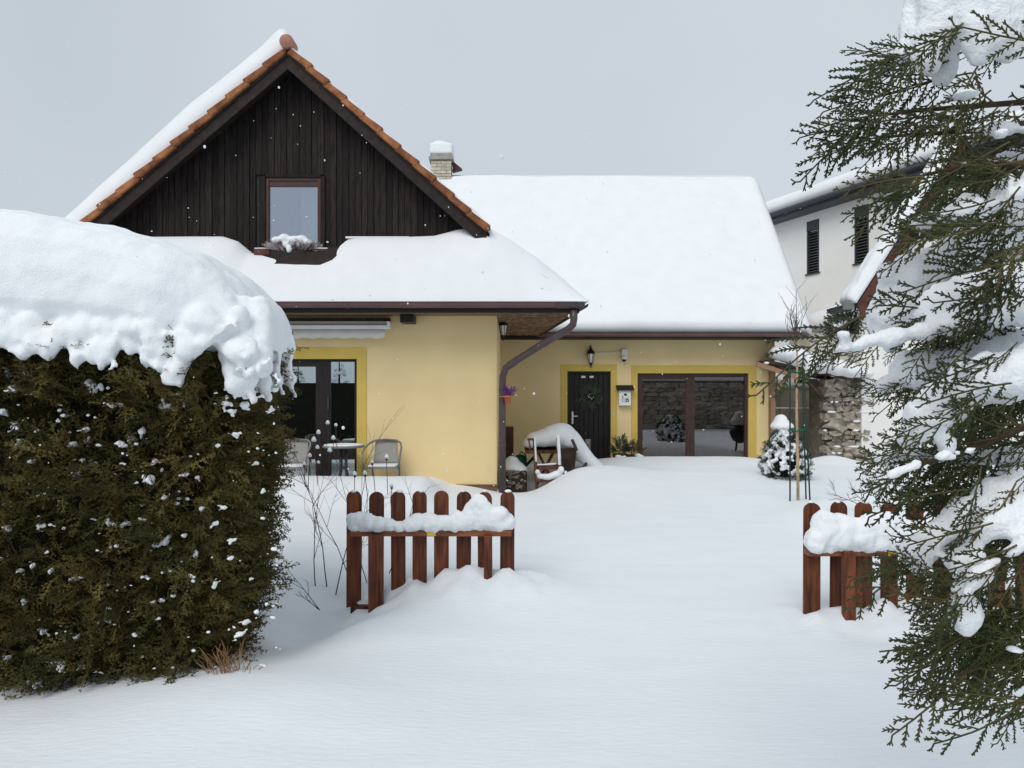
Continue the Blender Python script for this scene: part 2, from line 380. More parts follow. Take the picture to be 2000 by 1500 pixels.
# ------------------------------------------------------------------ the snow-covered ground
def g2(x, y, cx, cy, sx, sy, h): return h * np.exp(-((x - cx) / sx) ** 2 - ((y - cy) / sy) ** 2)
def ground(x, y):
    x = np.asarray(x, float); y = np.asarray(y, float)
    z = -0.03 + 0.10 * sst(4, 8, y) + 0.08 * sst(8, 12.5, y)
    z = z + 0.02 * np.sin(x * 0.9 + 0.5) * np.cos(y * 0.7) * sst(2, 5, y)
    z = z + g2(x, y, -2.3, 3.75, 1.6, 0.45, 0.03)
    z = z - 0.10 * sst(-1.5, -3.1, x) * sst(6.5, 4.2, y) * sst(0.5, 3, y)
    z = z + g2(x, y, -1.35, 3.95, .75, .45, .07)
    # hollow at the hedge's end, bank under the left fence
    z = z + g2(x, y, -1.55, 5.7, 0.35, 0.9, -0.24)
    z = z + g2(x, y, -0.25, 5.95, 0.62, 0.40, 0.13) + g2(x, y, -1.15, 5.75, 0.40, 0.30, -0.10) + g2(x, y, 0.25, 6.0, .35, .5, .04)
    # right fence
    z = z + g2(x, y, 2.55, 5.0, 0.30, 0.22, -0.05) + g2(x, y, 3.1, 5.3, 0.6, 0.4, 0.08)
    # raised terrace in front of the yellow wall
    tx = sst(-0.95, -1.35, x); ty = sst(9.4, 10.7, y) * (1 - 0.62 * sst(10.95, 11.3, y))
    z = z + tx * ty * 0.25 + tx * sst(7, 10, y) * .02
    # drift across the courtyard, blown off the furniture corner
    z = z + 0.22 * np.exp(-((y - 14.3) / 1.9) ** 2) * sst(0.75, 2.3, x) * (1 - 0.6 * sst(4.6, 6.2, x))
    z = z - 0.16 * sst(15.2, 16.4, y) * sst(0.5, 2.0, x)
    z = z + 0.27 * sst(0.25, 1.2, x) * (1 - .75 * sst(1.3, 2.9, x)) * np.exp(-((y - 12.35) / np.where(y < 12.35, 1.7, .55)) ** 2)
    z = z + g2(x, y, 0.3, 13.2, 0.8, 0.75, -0.42) + g2(x, y, 0.0, 11.9, .6, .7, -.12)
    z = z + g2(x, y, 6.0, 12.5, 1.6, 2.0, -0.10)
    z = z + g2(x, y, 4.5, 9.0, 0.85, 0.8, 0.36) + g2(x, y, 3.55, 10.4, 0.5, .5, .05)
    z = z + g2(x, y, 6.7, 15.0, .5, .5, .16)
    return z
def axis(lo, hi, a, b, fine, coarse):
    s = [lo]
    while s[-1] < hi:
        t = s[-1]; d = max(a - t, t - b, 0); s.append(t + fine + (coarse - fine) * min(1, d / 25))
    return np.array(s)
xs = axis(-90, 90, -5, 8, 0.06, 6.0); ys = axis(-60, 110, 2.6, 17, 0.06, 6.0)
GX, GY = np.meshgrid(xs, ys, indexing='ij'); GZ = ground(GX, GY)
for i in range(len(xs)):
    if -6 < xs[i] < 9:
        for j in range(len(ys)):
            if 2 < ys[j] < 18:
                p = (xs[i] * .8, ys[j] * .8, 3.1); GZ[i, j] += (.11 * math.exp(-((ys[j] - 5.9) / .24) ** 2) * (-1.6 < xs[i] < .3) + .11 * math.exp(-((ys[j] - 5.25) / .22) ** 2) * (xs[i] > 2.0)) * (noise.noise((xs[i] * 6.5, ys[j] * 5, 2)) + .35) + 0.018 * noise.noise(p) + 0.005 * noise.noise((xs[i] * 3, ys[j] * 3, 9))
nx, ny = len(xs), len(ys)
I = np.arange(nx * ny).reshape(nx, ny)
Fg = np.stack([I[:-1, :-1], I[1:, :-1], I[1:, 1:], I[:-1, 1:]], -1).reshape(-1, 4)
gnd = meshobj('snow_ground', np.stack([GX, GY, GZ], -1).reshape(-1, 3), Fg, 'snow_ground', None, True)
setp(gnd, 'deep smooth snow covering the driveway and yard', None, None, 'structure')
def gz(x, y): return float(ground(x, y))

# ------------------------------------------------------------------ the yellow house
WY, VY, EY = 12.0, 11.6, 11.2                     # front wall, gable verge, front eave
RX, RZ = X(562, VY), Z(92, VY)                    # ridge
SR, SL = 0.905, 0.86                              # right and left roof slope
WX0, WX1 = -7.0, X(970, WY)
WGY, WEY, WRY = 16.5, 15.85, 19.35                # wing wall, wing eave, wing ridge
WGX = X(1513, WGY); WVX = X(1577, WEY)
EZ = 3.06
house = thing('yellow_house', ((WX0 + WX1) / 2, 12, 0), 'yellow rendered house with dark timber gable, orange verge tiles and thick snow on its roofs', 'house')

def wall_front(name, Y, x0, x1, z0, z1, ops, depth, m, parent):
    cx = sorted({x0, x1, *[o[0] for o in ops], *[o[1] for o in ops]}); cz = sorted({z0, z1, *[o[2] for o in ops], *[o[3] for o in ops]})
    b = MB()
    for i in range(len(cx) - 1):
        for j in range(len(cz) - 1):
            mx, mz = (cx[i] + cx[i + 1]) / 2, (cz[j] + cz[j + 1]) / 2
            if any(o[0] < mx < o[1] and o[2] < mz < o[3] for o in ops): continue
            b.add([(cx[i], Y, cz[j]), (cx[i + 1], Y, cz[j]), (cx[i + 1], Y, cz[j + 1]), (cx[i], Y, cz[j + 1])], [(0, 1, 2, 3)])
    for a, c, d, e in ops:
        q = [(a, d), (c, d), (c, e), (a, e)]
        for k in range(4):
            (p, r), (s, t) = q[k], q[(k + 1) % 4]
            b.add([(p, Y, r), (s, Y, t), (s, Y + depth, t), (p, Y + depth, r)], [(0, 1, 2, 3)])
    return b.build(name, m, parent)

def rect(px0, px1, py0, py1, Y): return (X(px0, Y), X(px1, Y), Z(py1, Y), Z(py0, Y))
PD = (X(520, WY), X(697, WY), 0.05, Z(701, WY))
wall_front('front_wall', WY, WX0, WX1, -0.3, 3.2, [PD], 0.16, 'stucco', house)
b = MB(); b.add([(WX1, WY, -.3), (WX1, WGY, -.3), (WX1, WGY, 3.3), (WX1, WY, 3.3)], [(0, 1, 2, 3)])
b.build('side_wall', 'stucco', house)
b = MB().box(WX0 - .02, WX0, WY, 22, -.3, 3.3); b.build('far_side_wall', 'stucco', house)
# plinth by the corner
MB().box(X(838, WY), WX1 + .004, WY - .03, WY + .02, -.35, Z(946, WY)).build('plinth', 'plinth', house, bevel=.004)

WD = rect(1108, 1193, 725, 0, WGY); WD = (WD[0], WD[1], 0.12, Z(725, WGY))
WW = (X(1245, WGY), X(1462, WGY), 0.10, Z(729, WGY))
wall_front('wing_wall', WGY, WX1, WGX, -0.3, 3.3, [WD, WW], 0.14, 'stucco', house)
MB().box(WGX - .02, WGX, WGY + .002, 22.2, -.3, 3.3).build('wing_end_wall', 'stucco', house)
MB().box(X(1478, WGY), WGX + .004, WGY - .03, WGY - .003, -.3, Z(893, WGY)).build('plinth', 'red_brown', house)

def surround(ops, px0, px1, py0, Y, w_in):
    x0, x1, zt = X(px0, Y), X(px1, Y), Z(py0, Y); b = MB(); y0, y1 = Y - .012, Y - .001
    b.box(x0, ops[0], y0, y1, -.2, zt); b.box(ops[1], x1, y0, y1, -.2, zt); b.box(ops[0], ops[1], y0, y1, ops[3], zt)
    return b.build('window_surround', 'yellow_trim', house)
surround(PD, 500, 716, 679, WY, 0); surround(WD, 1095, 1205, 712, WGY, 0); surround(WW, 1233, 1477, 714, WGY, 0)

def dark_room(parent, x0, x1, y0, y1, z0, z1):
    b = MB(); b.add([(x0, y0, z0), (x1, y0, z0), (x1, y1, z0), (x0, y1, z0), (x0, y0, z1), (x1, y0, z1), (x1, y1, z1), (x0, y1, z1)],
                    [(0, 1, 2, 3), (4, 7, 6, 5), (1, 5, 6, 2), (2, 6, 7, 3), (3, 7, 4, 0)])
    return b.build('dark_room', 'interior', parent)
def framed(parent, fr, x0, x1, z0, z1, y, fw, panes, gmat, fmat, sash=.05):
    """outer frame plus sash rims and panes; panes are (x0,x1,z0,z1) glass rectangles"""
    b = MB(); b.box(x0, x0 + fw, y, y + .08, z0, z1); b.box(x1 - fw, x1, y, y + .08, z0, z1)
    b.box(x0 + fw, x1 - fw, y + .001, y + .08, z1 - fw, z1); b.box(x0 + fw, x1 - fw, y + .001, y + .08, z0, z0 + fw)
    o = b.build(fr, fmat, parent, bevel=.004)
    # infill between panes
    cx = sorted({x0 + fw, x1 - fw, *[p[0] for p in panes], *[p[1] for p in panes]}); cz = sorted({z0 + fw, z1 - fw, *[p[2] for p in panes], *[p[3] for p in panes]})
    s = MB()
    for i in range(len(cx) - 1):
        for j in range(len(cz) - 1):
            mx, mz = (cx[i] + cx[i + 1]) / 2, (cz[j] + cz[j + 1]) / 2
            if any(p[0] < mx < p[1] and p[2] < mz < p[3] for p in panes): continue
            s.box(cx[i], cx[i + 1], y + .018, y + .07, cz[j], cz[j + 1])
    s.build('sash', fmat, o)
    for p in panes:
        MB().box(p[0] - .004, p[1] + .004, y + .04, y + .046, p[2] - .004, p[3] + .004).build('pane', gmat, o)
    return o
# patio door
yy = WY + .05
pd = framed(house, 'patio_door', PD[0], PD[1], PD[2], PD[3], yy, .045,
            [(X(545, yy), X(616, yy), Z(868, yy), Z(716, yy)), (X(645, yy), X(692, yy), Z(869, yy), Z(705, yy)),
             (X(645, yy), X(692, yy), Z(945, yy), Z(897, yy)), (X(545, yy), X(616, yy), Z(945, yy), Z(897, yy))], 'glass_patio', 'dark_frame')
MB().box(X(640, yy), X(643, yy), yy - .03, yy, Z(800, yy), Z(775, yy)).build('handle', 'dark_metal', pd)
dark_room(house, PD[0] - .3, PD[1] + .3, WY + .17, WY + 2.2, 0.0, 2.5)
# wing window: two big panes
yy = WGY + .05
ww = framed(house, 'sliding_window', WW[0], WW[1], WW[2], WW[3], yy, .07,
            [(X(1255, yy), X(1340, yy), .22, Z(741, yy)), (X(1357, yy), X(1455, yy), .22, Z(737, yy))], 'glass_rear', 'brown_frame')
dark_room(house, WW[0] - .2, WW[1] + .2, WGY + .15, WGY + 2.2, 0.0, 2.5)
# front door with vertical grooves
yy = WGY + .06
b = MB(); fw = .05
b.box(WD[0], WD[0] + fw, yy - .02, yy + .06, WD[2], WD[3]); b.box(WD[1] - fw, WD[1], yy - .02, yy + .06, WD[2], WD[3]); b.box(WD[0] + fw, WD[1] - fw, yy - .02, yy + .06, WD[3] - fw, WD[3])
door = b.build('front_door', 'dark_frame', house, bevel=.004)
n = 8; pw = (WD[1] - WD[0] - 2 * fw) / n
for i in range(n):
    x0 = WD[0] + fw + i * pw
    MB().box(x0 + .004, x0 + pw - .004, yy + (.004 if i in (0, 7) else .012), yy + .05, WD[2], WD[3] - fw - .004).build('door_plank', 'door_wood', door, bevel=.005)
MB().box(WD[0] + fw, WD[1] - fw, yy + .045, yy + .055, WD[2], WD[3] - fw).build('door_back', 'black', door)
hx = WD[0] + .105
b = MB().box(hx, hx + .04, yy - .012, yy + .003, Z(828, WGY), Z(804, WGY)); b.tube([(hx + .02, yy - .01, Z(813, WGY)), (hx + .02, yy - .05, Z(813, WGY)), (hx + .14, yy - .05, Z(813, WGY))], .01)
b.build('handle', 'steel', door)
for px in (1140, 1156):
    MB().box(X(px - 4, WGY), X(px + 4, WGY), yy - .002, yy + .003, Z(738, WGY), Z(734, WGY)).build('name_plate', 'steel', door)
MB().box(X(1144, WGY), X(1154, WGY), yy + .001, yy + .011, Z(880, WGY), Z(858, WGY)).build('door_pane', 'glass_rear', door)
MB().box(X(1196, WGY), X(1199, WGY), WGY - .02, WGY - .013, Z(812, WGY), Z(805, WGY)).build('door_bell', 'steel', door)

# gable cladding, one board after another
GW = rect(507, 632, 345, 505, WY)
GWf = rect(519, 627, 347, 505, WY)
gb = MB(); zr_ = lambda q: RZ - .1 - (SR * (q - RX) if q > RX else SL * (RX - q))
for xa, xb in ((RX - 4.4, GWf[0]), (GWf[0], RX), (RX, GWf[1]), (GWf[1], RX + 4.3)):
    lo = 3.1 if xb <= GWf[0] or xa >= GWf[1] else GWf[3]
    gb.add([(xa, WY + .03, lo), (xb, WY + .03, lo), (xb, WY + .03, max(lo, zr_(xb))), (xa, WY + .03, max(lo, zr_(xa)))], [(0, 1, 2, 3)])
gb.add([(GWf[0], WY + .03, 3.1), (GWf[1], WY + .03, 3.1), (GWf[1], WY + .03, Z(500, WY)), (GWf[0], WY + .03, Z(500, WY))], [(0, 1, 2, 3)])
gable = gb.build('gable', 'black', house)
bw = 0.104; x = RX - 4.3
while x < RX + 4.2:
    xa, xb = x + .004, x + bw - .004
    zt = lambda q: RZ - .16 - (SR * (q - RX) if q > RX else SL * (RX - q))
    za, zb = zt(xa), zt(xb); yo = WY - .008 * random.random() - (.010 if int(round(x / bw)) % 2 else 0)
    spans = [(3.25, None)]
    if xb > GW[0] and xa < GW[1]: spans = [(3.25, GWf[2] + .02), (GWf[3] + .05, None)]
    for lo, hi in spans:
        ta, tb = (za, zb) if hi is None else (hi, hi)
        if min(ta, tb) - lo < .05: continue
        MB().prism([(xa, yo, lo), (xb, yo, lo), (xb, yo, tb), (xa, yo, ta)], (0, .03, 0)).build('board', 'gable_wood', gable)
    x += bw
# gable window
yy = WY + .0
gw_fr = MB(); ya, yb = WY - .035, WY + .04
gw_fr.box(GW[0], GWf[0], ya, yb, GW[2] - .05, GW[3]); gw_fr.box(GWf[1], GW[1] + .03, ya, yb, GW[2] - .05, GW[3]); gw_fr.box(GWf[0], GWf[1], ya, yb, GWf[3] + .0, GW[3] + .03)
gw_fr.build('window_casing', 'gable_wood', house, bevel=.004)
gw = framed(house, 'gable_window', GWf[0], GWf[1], Z(500, WY), GWf[3], WY - .01, .055,
            [(X(525, WY), X(620, WY), Z(493, WY), Z(364, WY))], 'glass_gable', 'brown_frame')
cv, cf = [], []
for i in range(40):
    u = i / 39; xx = X(582 + 40 * u, WY); yv = WY + .16 + .025 * math.sin(u * 34) + .01 * math.sin(u * 71)
    cv += [(xx, yv, Z(498, WY)), (xx + .01 * math.sin(u * 9), yv, Z(362, WY))]
for i in range(39): cf.append((2 * i, 2 * i + 2, 2 * i + 3, 2 * i + 1))
meshobj('curtain', cv, cf, 'curtain', gw, True)
dark_room(house, GWf[0] - .1, GWf[1] + .1, WY + .08, WY + 1.6, 3.7, 5.4)

# main roof
roof = house_roof = None
b = MB(); th = .12; YB = 22.0
xl = RX - 4.75; xr = 1.10
zl = RZ - SL * (RX - xl); zr = RZ - SR * (xr - RX)
b.prism([(RX, VY + .03, RZ - .05), (xl, VY + .03, zl - .05), (xl, VY + .03, zl - .05 - th), (RX, VY + .03, RZ - .05 - th)], (0, YB - VY, 0))
b.prism([(RX, VY + .03, RZ - .05), (RX, VY + .03, RZ - .05 - th), (X(950, VY) + .05, VY + .03, RZ - SR * (X(950, VY) + .05 - RX) - .05 - th), (X(950, VY) + .05, VY + .03, RZ - SR * (X(950, VY) + .05 - RX) - .05)], (0, YB - VY, 0))
roof = fix_normals(b.build('roof', 'barge_wood', house))
# lower right roof skirt behind the hip, down to the side eave
xm = X(950, VY) + .05; zm = RZ - SR * (xm - RX) - .05
b = MB(); b.add([(xm, VY + .1, zm - .03), (1.05, EY + .1, EZ + .06), (.62, 16.2, EZ + .06), (xm, 16.2, zm - .03)], [(0, 1, 2, 3)])
b.add([(xm, VY + .1, zm - .03), (xm - 8, WY, 3.75), (xl, EY + .1, EZ + .05), (1.05, EY + .1, EZ + .06)], [(0, 1, 2, 3)])
b.build('skirt_roof', 'barge_wood', roof)
# soffit of woven reed and the eave boards
b = MB(); b.add([(WX0 - .5, EY + .12, EZ - .10), (1.03, EY + .12, EZ - .10), (.60, 16.0, EZ - .10), (WX1 - .02, 16.0, EZ - .10), (WX1 - .02, WY, EZ - .10), (WX0 - .5, WY, EZ - .10)], [(0, 1, 2, 3, 4, 5)])
b.build('soffit', 'soffit', roof)
for k in range(26):                                # reed courses
    t = k / 25; y0 = 11.45 + t * 4.4; xe = 1.0 - (y0 - EY) / (16 - EY) * .43
    bx_ = MB(); bx_.tube([(WX1 + .02, y0, EZ - .108), ((WX1 + xe) / 2, y0 + random.uniform(-.03, .03), EZ - .112), (xe, y0 + random.uniform(-.03, .03), EZ - .108)], .016, 5)
    bx_.build('reed_batten', 'soffit', roof)
b = MB(); b.box(WX0 - .5, 1.03, EY + .06, EY + .09, EZ - .13, EZ + .03); b.build('fascia', 'dark_frame', roof)
b = MB(); b.bar((1.045, EY + .09, EZ - .05), (.60, 16.0, EZ - .05), .03, .16); b.build('fascia', 'dark_frame', roof)
MB().box(X(782, WY - .3), X(808, WY - .3), WY - .35, WY - .01, Z(630, WY - .3), EZ - .105).build('beam_end', 'dark_frame', roof, bevel=.006)
# barge boards
for s, sl in ((1, SR), (-1, SL)):
    L = (X(950, VY) - RX) if s > 0 else (RX - X(150, VY))
    p = lambda d, o: (RX + s * d, VY, RZ - .05 - sl * d - o)
    pr = [p(0, 0), p(L, 0), p(L, .30), p(0, .30)]
    fix_normals(MB().prism(pr, (0, .035, 0)).build('barge_board', 'barge_wood', roof))
    pr = [p(0, .012), p(L, .012), p(L, .10), p(0, .10)]
    fix_normals(MB().prism([(q[0], q[1] - .02, q[2]) for q in pr], (0, .019, 0)).build('barge_strip', 'barge_wood', roof))
# verge tiles, shared mesh: an L of apron and top, thick at the lower end
def tile_mesh():
    L_, h = .43, .115
    b = MB()
    b.add([(0, -.07, -.085), (L_, -.078, -.07), (L_, -.07, .05), (0, -.055, .012), (0, .2, -.085), (L_, .2, -.07), (L_, .2, .05), (0, .2, .012)],
          [(0, 1, 2, 3), (1, 5, 6, 2), (3, 2, 6, 7), (4, 0, 3, 7), (5, 4, 7, 6), (0, 4, 5, 1)])
    bm = bmesh.new(); me = mkmesh('verge_tile', b.v, b.f, 'clay_tile'); bm.from_mesh(me)
    bmesh.ops.recalc_face_normals(bm, faces=bm.faces); bmesh.ops.bevel(bm, geom=[e for e in bm.edges], offset=.014, segments=1, affect='EDGES'); bm.to_mesh(me); bm.free()
    return me
tm = tile_mesh()
for s, sl in ((1, SR), (-1, SL)):
    a = math.atan(sl); dl = (X(950, VY) - RX - .06) / math.cos(a) / 11.0 if s > 0 else (RX - X(163, VY) - .06) / math.cos(a) / 11.0
    for k in range(11):
        d = .06 + k * dl * math.cos(a)
        loc = np.array((RX + s * d, VY, RZ - sl * d)) - OFF[roof]
        if s > 0: o = link('verge_tile', tm, roof, loc, (0, a + random.uniform(-.02, .02), 0))
        else: 
            o = link('verge_tile', tm, roof, loc, (0, a + random.uniform(-.02, .02), 0)); o.scale = (-1, 1, 1); o.rotation_euler = (0, -a + random.uniform(-.02, .02), 0)
        o.scale.x *= random.uniform(.97, 1.03); o.location.y += random.uniform(-.008, .008)
b = MB(); 
ring = [(.112 * math.cos(t), .112 * math.sin(t)) for t in np.linspace(0, 2 * math.pi, 20, endpoint=False)]
b.prism([(RX + q[0], VY - .10, RZ + .06 + q[1]) for q in ring], (0, .3, 0))
fix_normals(b.build('ridge_cap', 'ridge_clay', roof, bevel=.02))
b = MB().ell((RX, VY - .10, RZ + .06), (.09, .025, .09)); b.build('ridge_cap_knob', 'ridge_clay', roof, True)
# snow on the left slope and a thin skin on the right
def left_snow(u, v):
    d = 4.7 * u; y = VY + .10 + 9 * v ** 2
    t = .46 * edge(v + .004, .035) * edge(u + .12, .16) * (0.92 + .10 * fbm(d * .9, y * .5, 1)) * (1 - .15 * u)
    return (RX + .10 - d, y, RZ - .02 - SL * max(d - .1, 0)), (-.45 * t, 0, .9 * t)
snowL = snow_sheet('roof_snow', left_snow, 60, 26, 'snow', roof)
def right_snow(u, v):
    d = (xm - RX + .02) * u; y = VY - .01 + 9 * v ** 2
    t = (.085 + .08 * sst(0, .3, v)) * edge(v + .004, .03) * (0.75 + .5 * fbm(d * 1.6, y * .8, 4)) * edge(u + .06, .1)
    return (RX - .06 + d, y, RZ - .0 - SR * max(d - .06, 0)), (.2 * t, 0, .95 * t)
snow_sheet('roof_snow', right_snow, 60, 26, 'snow', roof)
# snow over the skirt roof and the hip
topx = np.array([-20, 150, 380, 440, 470, 495, 540, 600, 640, 662, 682, 700, 760, 800, 850, 900, 950, 1000, 1050, 1100, 1135, 1150]) 
topy = np.array([470, 468, 466, 466, 476, 497, 500, 500, 498, 489, 472, 469, 467, 467, 465, 452, 437, 466, 500, 540, 574, 598])
XT = np.array([X(p, WY if p < 940 else WY - .35) for p in topx]); ZT = np.array([Z(q, WY if p < 940 else WY - .35) for p, q in zip(topx, topy)])
XF, ZF0 = EY - .10, EZ + .035
x0s, x1s = WX0 - .7, 1.20
nu, nv = 190, 46
V = []; 
for i in range(nu):
    u = i / (nu - 1); xx = x0s + (x1s - x0s) * u
    zt = float(np.interp(xx, XT, ZT)) 
    zt = max(zt, ZF0 + .02)
    ymax = WY + .03 if xx < X(950, VY) else WY + .03 + (16.3 - WY) * sst(X(950, VY), X(950, VY) + .25, xx)
    for j in range(nv):
        v = j / (nv - 1)
        if v < .6:
            s = v / .6; y = XF + (WY - .06 - XF) * s
            # convex shoulder: rises fast at the eave
            k = 1 - (1 - s) ** 1.75
            z = ZF0 + (zt - ZF0) * k
            z += .035 * math.sin(math.pi * s) * fbm(xx * .9, y * 1.3, 5) + .02 * edge(s, .12)
            if xx > .85: z -= 0
        else:
            s = (v - .6) / .4; y = WY - .06 + (ymax - WY + .06) * s
            z = zt + .0 - .02 * s
        # side eave recedes a little towards the wing
        xe = xx - max(0, (y - WY)) * .10 * sst(.2, 1.1, xx)
        V.append((xe, y, z))
I = np.arange(nu * nv).reshape(nu, nv)
Fs = np.stack([I[:-1, :-1], I[1:, :-1], I[1:, 1:], I[:-1, 1:]], -1).reshape(-1, 4)
V = np.array(V)
# underside row so the slab is closed along the eave
base = V.copy(); base[:, 2] = np.minimum(base[:, 2] - .01, EZ + .02 + (base[:, 2] - EZ) * .35); nb_ = len(V)
Fall = [tuple(q) for q in Fs] + [tuple((q + nb_)[::-1]) for q in Fs]
for i in range(nu - 1):
    Fall += [(I[i, 0], I[i, 0] + nb_, I[i + 1, 0] + nb_, I[i + 1, 0]), (I[i, -1], I[i + 1, -1], I[i + 1, -1] + nb_, I[i, -1] + nb_)]
for j in range(nv - 1):
    Fall += [(I[0, j], I[0, j + 1], I[0, j + 1] + nb_, I[0, j] + nb_), (I[-1, j], I[-1, j] + nb_, I[-1, j + 1] + nb_, I[-1, j + 1])]
fix_normals(meshobj('roof_snow', np.concatenate([V, base]), Fall, 'snow', roof, True))
# narrow ledges of snow left on the gable trim
b = MB(); b.box(X(676, WY), X(800, WY), WY - .06, WY - .012, Z(467, WY), Z(463, WY)); b.build('ledge_snow', 'snow', roof, bevel=.008)

# wing roof
b = MB(); WB = 22.9; WRZ = Z(339, WRY) - .22
p = [(0, WEY, EZ), (0, WRY, WRZ), (0, WB, EZ), (0, WB, EZ - .12), (0, WRY, WRZ - .14), (0, WEY, EZ - .12)]
b.prism([(-3.0, q[1], q[2]) for q in p[:2] + p[4:]], (WVX + 3.0, 0, 0)); b.prism([(-3.0, q[1], q[2]) for q in p[1:5]], (WVX + 3.0, 0, 0))
wroof = fix_normals(b.build('wing_roof', 'barge_wood', house))
def wing_snow(u, v):
    xx = -2.6 + (WVX + .05 + 2.6) * u; y = WEY - .07 + (WRY - WEY + .10) * v
    zb = EZ + .01 + (WRZ - EZ) * (y - WEY) / (WRY - WEY)
    t = .26 * edge(v + .05, .08) * edge(1 - u + .002, .028) * (1 - .55 * sst(.95, 1.0, v)) * (1 + .16 * fbm(xx * .45, y * .5, 2) + .05 * fbm(xx * 1.7, y * 1.2, 8))
    return (xx, y, zb), (0, -.5 * t, .85 * t)
snow_sheet('roof_snow', wing_snow, 110, 60, 'snow', wroof)
def wing_back(u, v):
    xx = -2.6 + (WVX + .05 + 2.6) * u; y = WRY + .03 + (WB - WRY) * v
    return (xx, y, WRZ + .03 - (WRZ - EZ) * (y - WRY) / (WB - WRY)), (0, .1 * .2, .2 * edge(1 - u + .002, .028))
snow_sheet('roof_snow', wing_back, 40, 12, 'snow', wroof)
MB().prism([(WGX, WGY + .1, 3.2), (WGX, 22.2, 3.2), (WGX, WRY, WRZ - .2)], (-.02, 0, 0)).build('wing_gable_wall', 'stucco', house)
MB().box(.2, WVX - .02, WEY + .05, WEY + .08, EZ - .15, EZ - .01).build('fascia', 'black', wroof)  # fascia and soffit are black: the eave shadow is put into their colour
MB().box(WX1 + .01, WVX - .05, WEY + .08, WGY - .001, EZ - .16, EZ - .14).build('soffit', 'black', wroof)
MB().box(WX1 + .01, .6, WEY - .1, WEY + .05, EZ - .20, EZ - .12).build('beam', 'dark_frame', wroof)
b = MB(); b.prism([(X(884, WRY), WRY - .12, Z(337, WRY)), (X(903, WRY), WRY - .12, Z(332, WRY)), (X(886, WRY), WRY - .12, Z(318, WRY))], (0, .2, 0)); b.build('ridge_tile', 'red_brown', wroof)

def half_gutter(name, a, b_, r, parent, n=10, m='gutter'):
    a, b_ = np.array(a), np.array(b_); d = (b_ - a) / np.linalg.norm(b_ - a); side = np.cross(d, (0, 0, 1)); V, Fc = [], []
    for p in (a, b_):
        for k in range(n + 1):
            t = math.pi * k / n; V.append(p + r * (-math.cos(t) * side + np.array((0, 0, -math.sin(t)))))
        for k in range(n, -1, -1):
            t = math.pi * k / n; V.append(p + (r - .008) * (-math.cos(t) * side + np.array((0, 0, -math.sin(t)))) + np.array((0, 0, .004)))
    q = 2 * (n + 1)
    for k in range(q): Fc.append((k, (k + 1) % q, q + (k + 1) % q, q + k))
    Fc += [tuple(range(q - 1, -1, -1)), tuple(range(q, 2 * q))]
    return fix_normals(meshobj(name, V, Fc, m, parent, False))
GZf = Z(592, EY - .02)
gut = half_gutter('gutter', (WX0 - .5, EY - .02, GZf), (X(1100, EY), EY - .02, GZf), .078, house)
g2_ = half_gutter('gutter_end', (X(1084, EY), EY - .02, GZf), (X(1141, EY), EY - .02, GZf), .086, house, m='pipe')
half_gutter('gutter', (1.13, EY + .06, GZf), (.66, 15.75, GZf), .075, house, m='pipe')
for px in (680, 735, 1031):
    b = MB(); pts = [(X(px, EY), EY - .02 - .082 * math.cos(t), GZf - .082 * math.sin(t)) for t in np.linspace(0, math.pi, 9)]; b.tube(pts, .008, 5); b.build('gutter_clip', 'gutter', gut)
GZw = Z(652, WEY - .08)
wg = half_gutter('gutter', (.55, WEY - .08, GZw), (WVX - .02, WEY - .08, GZw), .07, house)
for px in (1125, 1295, 1400, 1484):
    b = MB(); pts = [(X(px, WEY), WEY - .08 - .074 * math.cos(t), GZw - .074 * math.sin(t)) for t in np.linspace(0, math.pi, 9)]; b.tube(pts, .008, 5); b.build('gutter_clip', 'gutter', wg)
# downpipe
px_ = [P(1121, 606, EY), P(1121, 622, EY), P(1119, 634, EY + .02), P(1110, 643, EY + .06), P(1060, 672, EY + .3), P(1005, 706, 11.78), P(988, 719, 11.86), P(982, 735, 11.88), P(981, 760, 11.88), P(981, 990, 11.88)]
dp = MB().tube(px_, .058, 14).build('downpipe', 'pipe', house, True)
for i, q in enumerate((760, 868)):
    c = P(981, q, 11.88); MB().tube([c + np.array((0, 0, -.02)), c + np.array((0, 0, .02))], .064, 14).build('pipe_collar', 'pipe', dp)
c0, c1 = P(1006, 706, 11.78), P(994, 714, 11.83); MB().tube([c0, c1], .064, 14).build('pipe_collar', 'pipe', dp)

# chimney, brick by brick
CY = 19.0; cx0, cx1 = X(842, CY), X(881, CY)
chim = MB().box(cx0 + .01, cx1 - .01, CY + .01, CY + .5, 5.5, Z(312, CY)).build('chimney', 'mortar', house)
hz = .085; z = Z(357, CY); r_ = 0
bmesh_b = MB().box(0, .26, 0, .12, 0, .072); bme = mkmesh('brick', bmesh_b.v, bmesh_b.f, 'brick_pale')
while z + hz < Z(312, CY):
    for k in range(3):
        x = cx0 + k * .27 - (.13 if r_ % 2 else 0); xa, xb = max(x, cx0), min(x + .26, cx1)
        if xb - xa > .04:
            o = link('brick', bme, chim, np.array((xa, CY - .004 - random.random() * .006, z)) - OFF[house]); o.scale.x = (xb - xa) / .26
    z += hz; r_ += 1
MB().box(cx0 - .06, cx1 + .06, CY - .07, CY + .57, Z(312, CY), Z(307, CY)).build('chimney_cap', 'concrete', chim)
MB().box(cx0 - .02, cx1 + .03, CY - .04, CY + .53, Z(307, CY) + .002, Z(300, CY)).build('chimney_flue', 'concrete', chim)
b = MB().box(cx0 - .03, cx1 + .04, CY - .05, CY + .54, Z(301, CY), Z(280, CY)); b.ell(((cx0 + cx1) / 2 - .05, CY + .25, Z(282, CY)), (.28, .28, .17)); b.ell(((cx0 + cx1) / 2 + .06, CY + .2, Z(285, CY)), (.27, .27, .16))
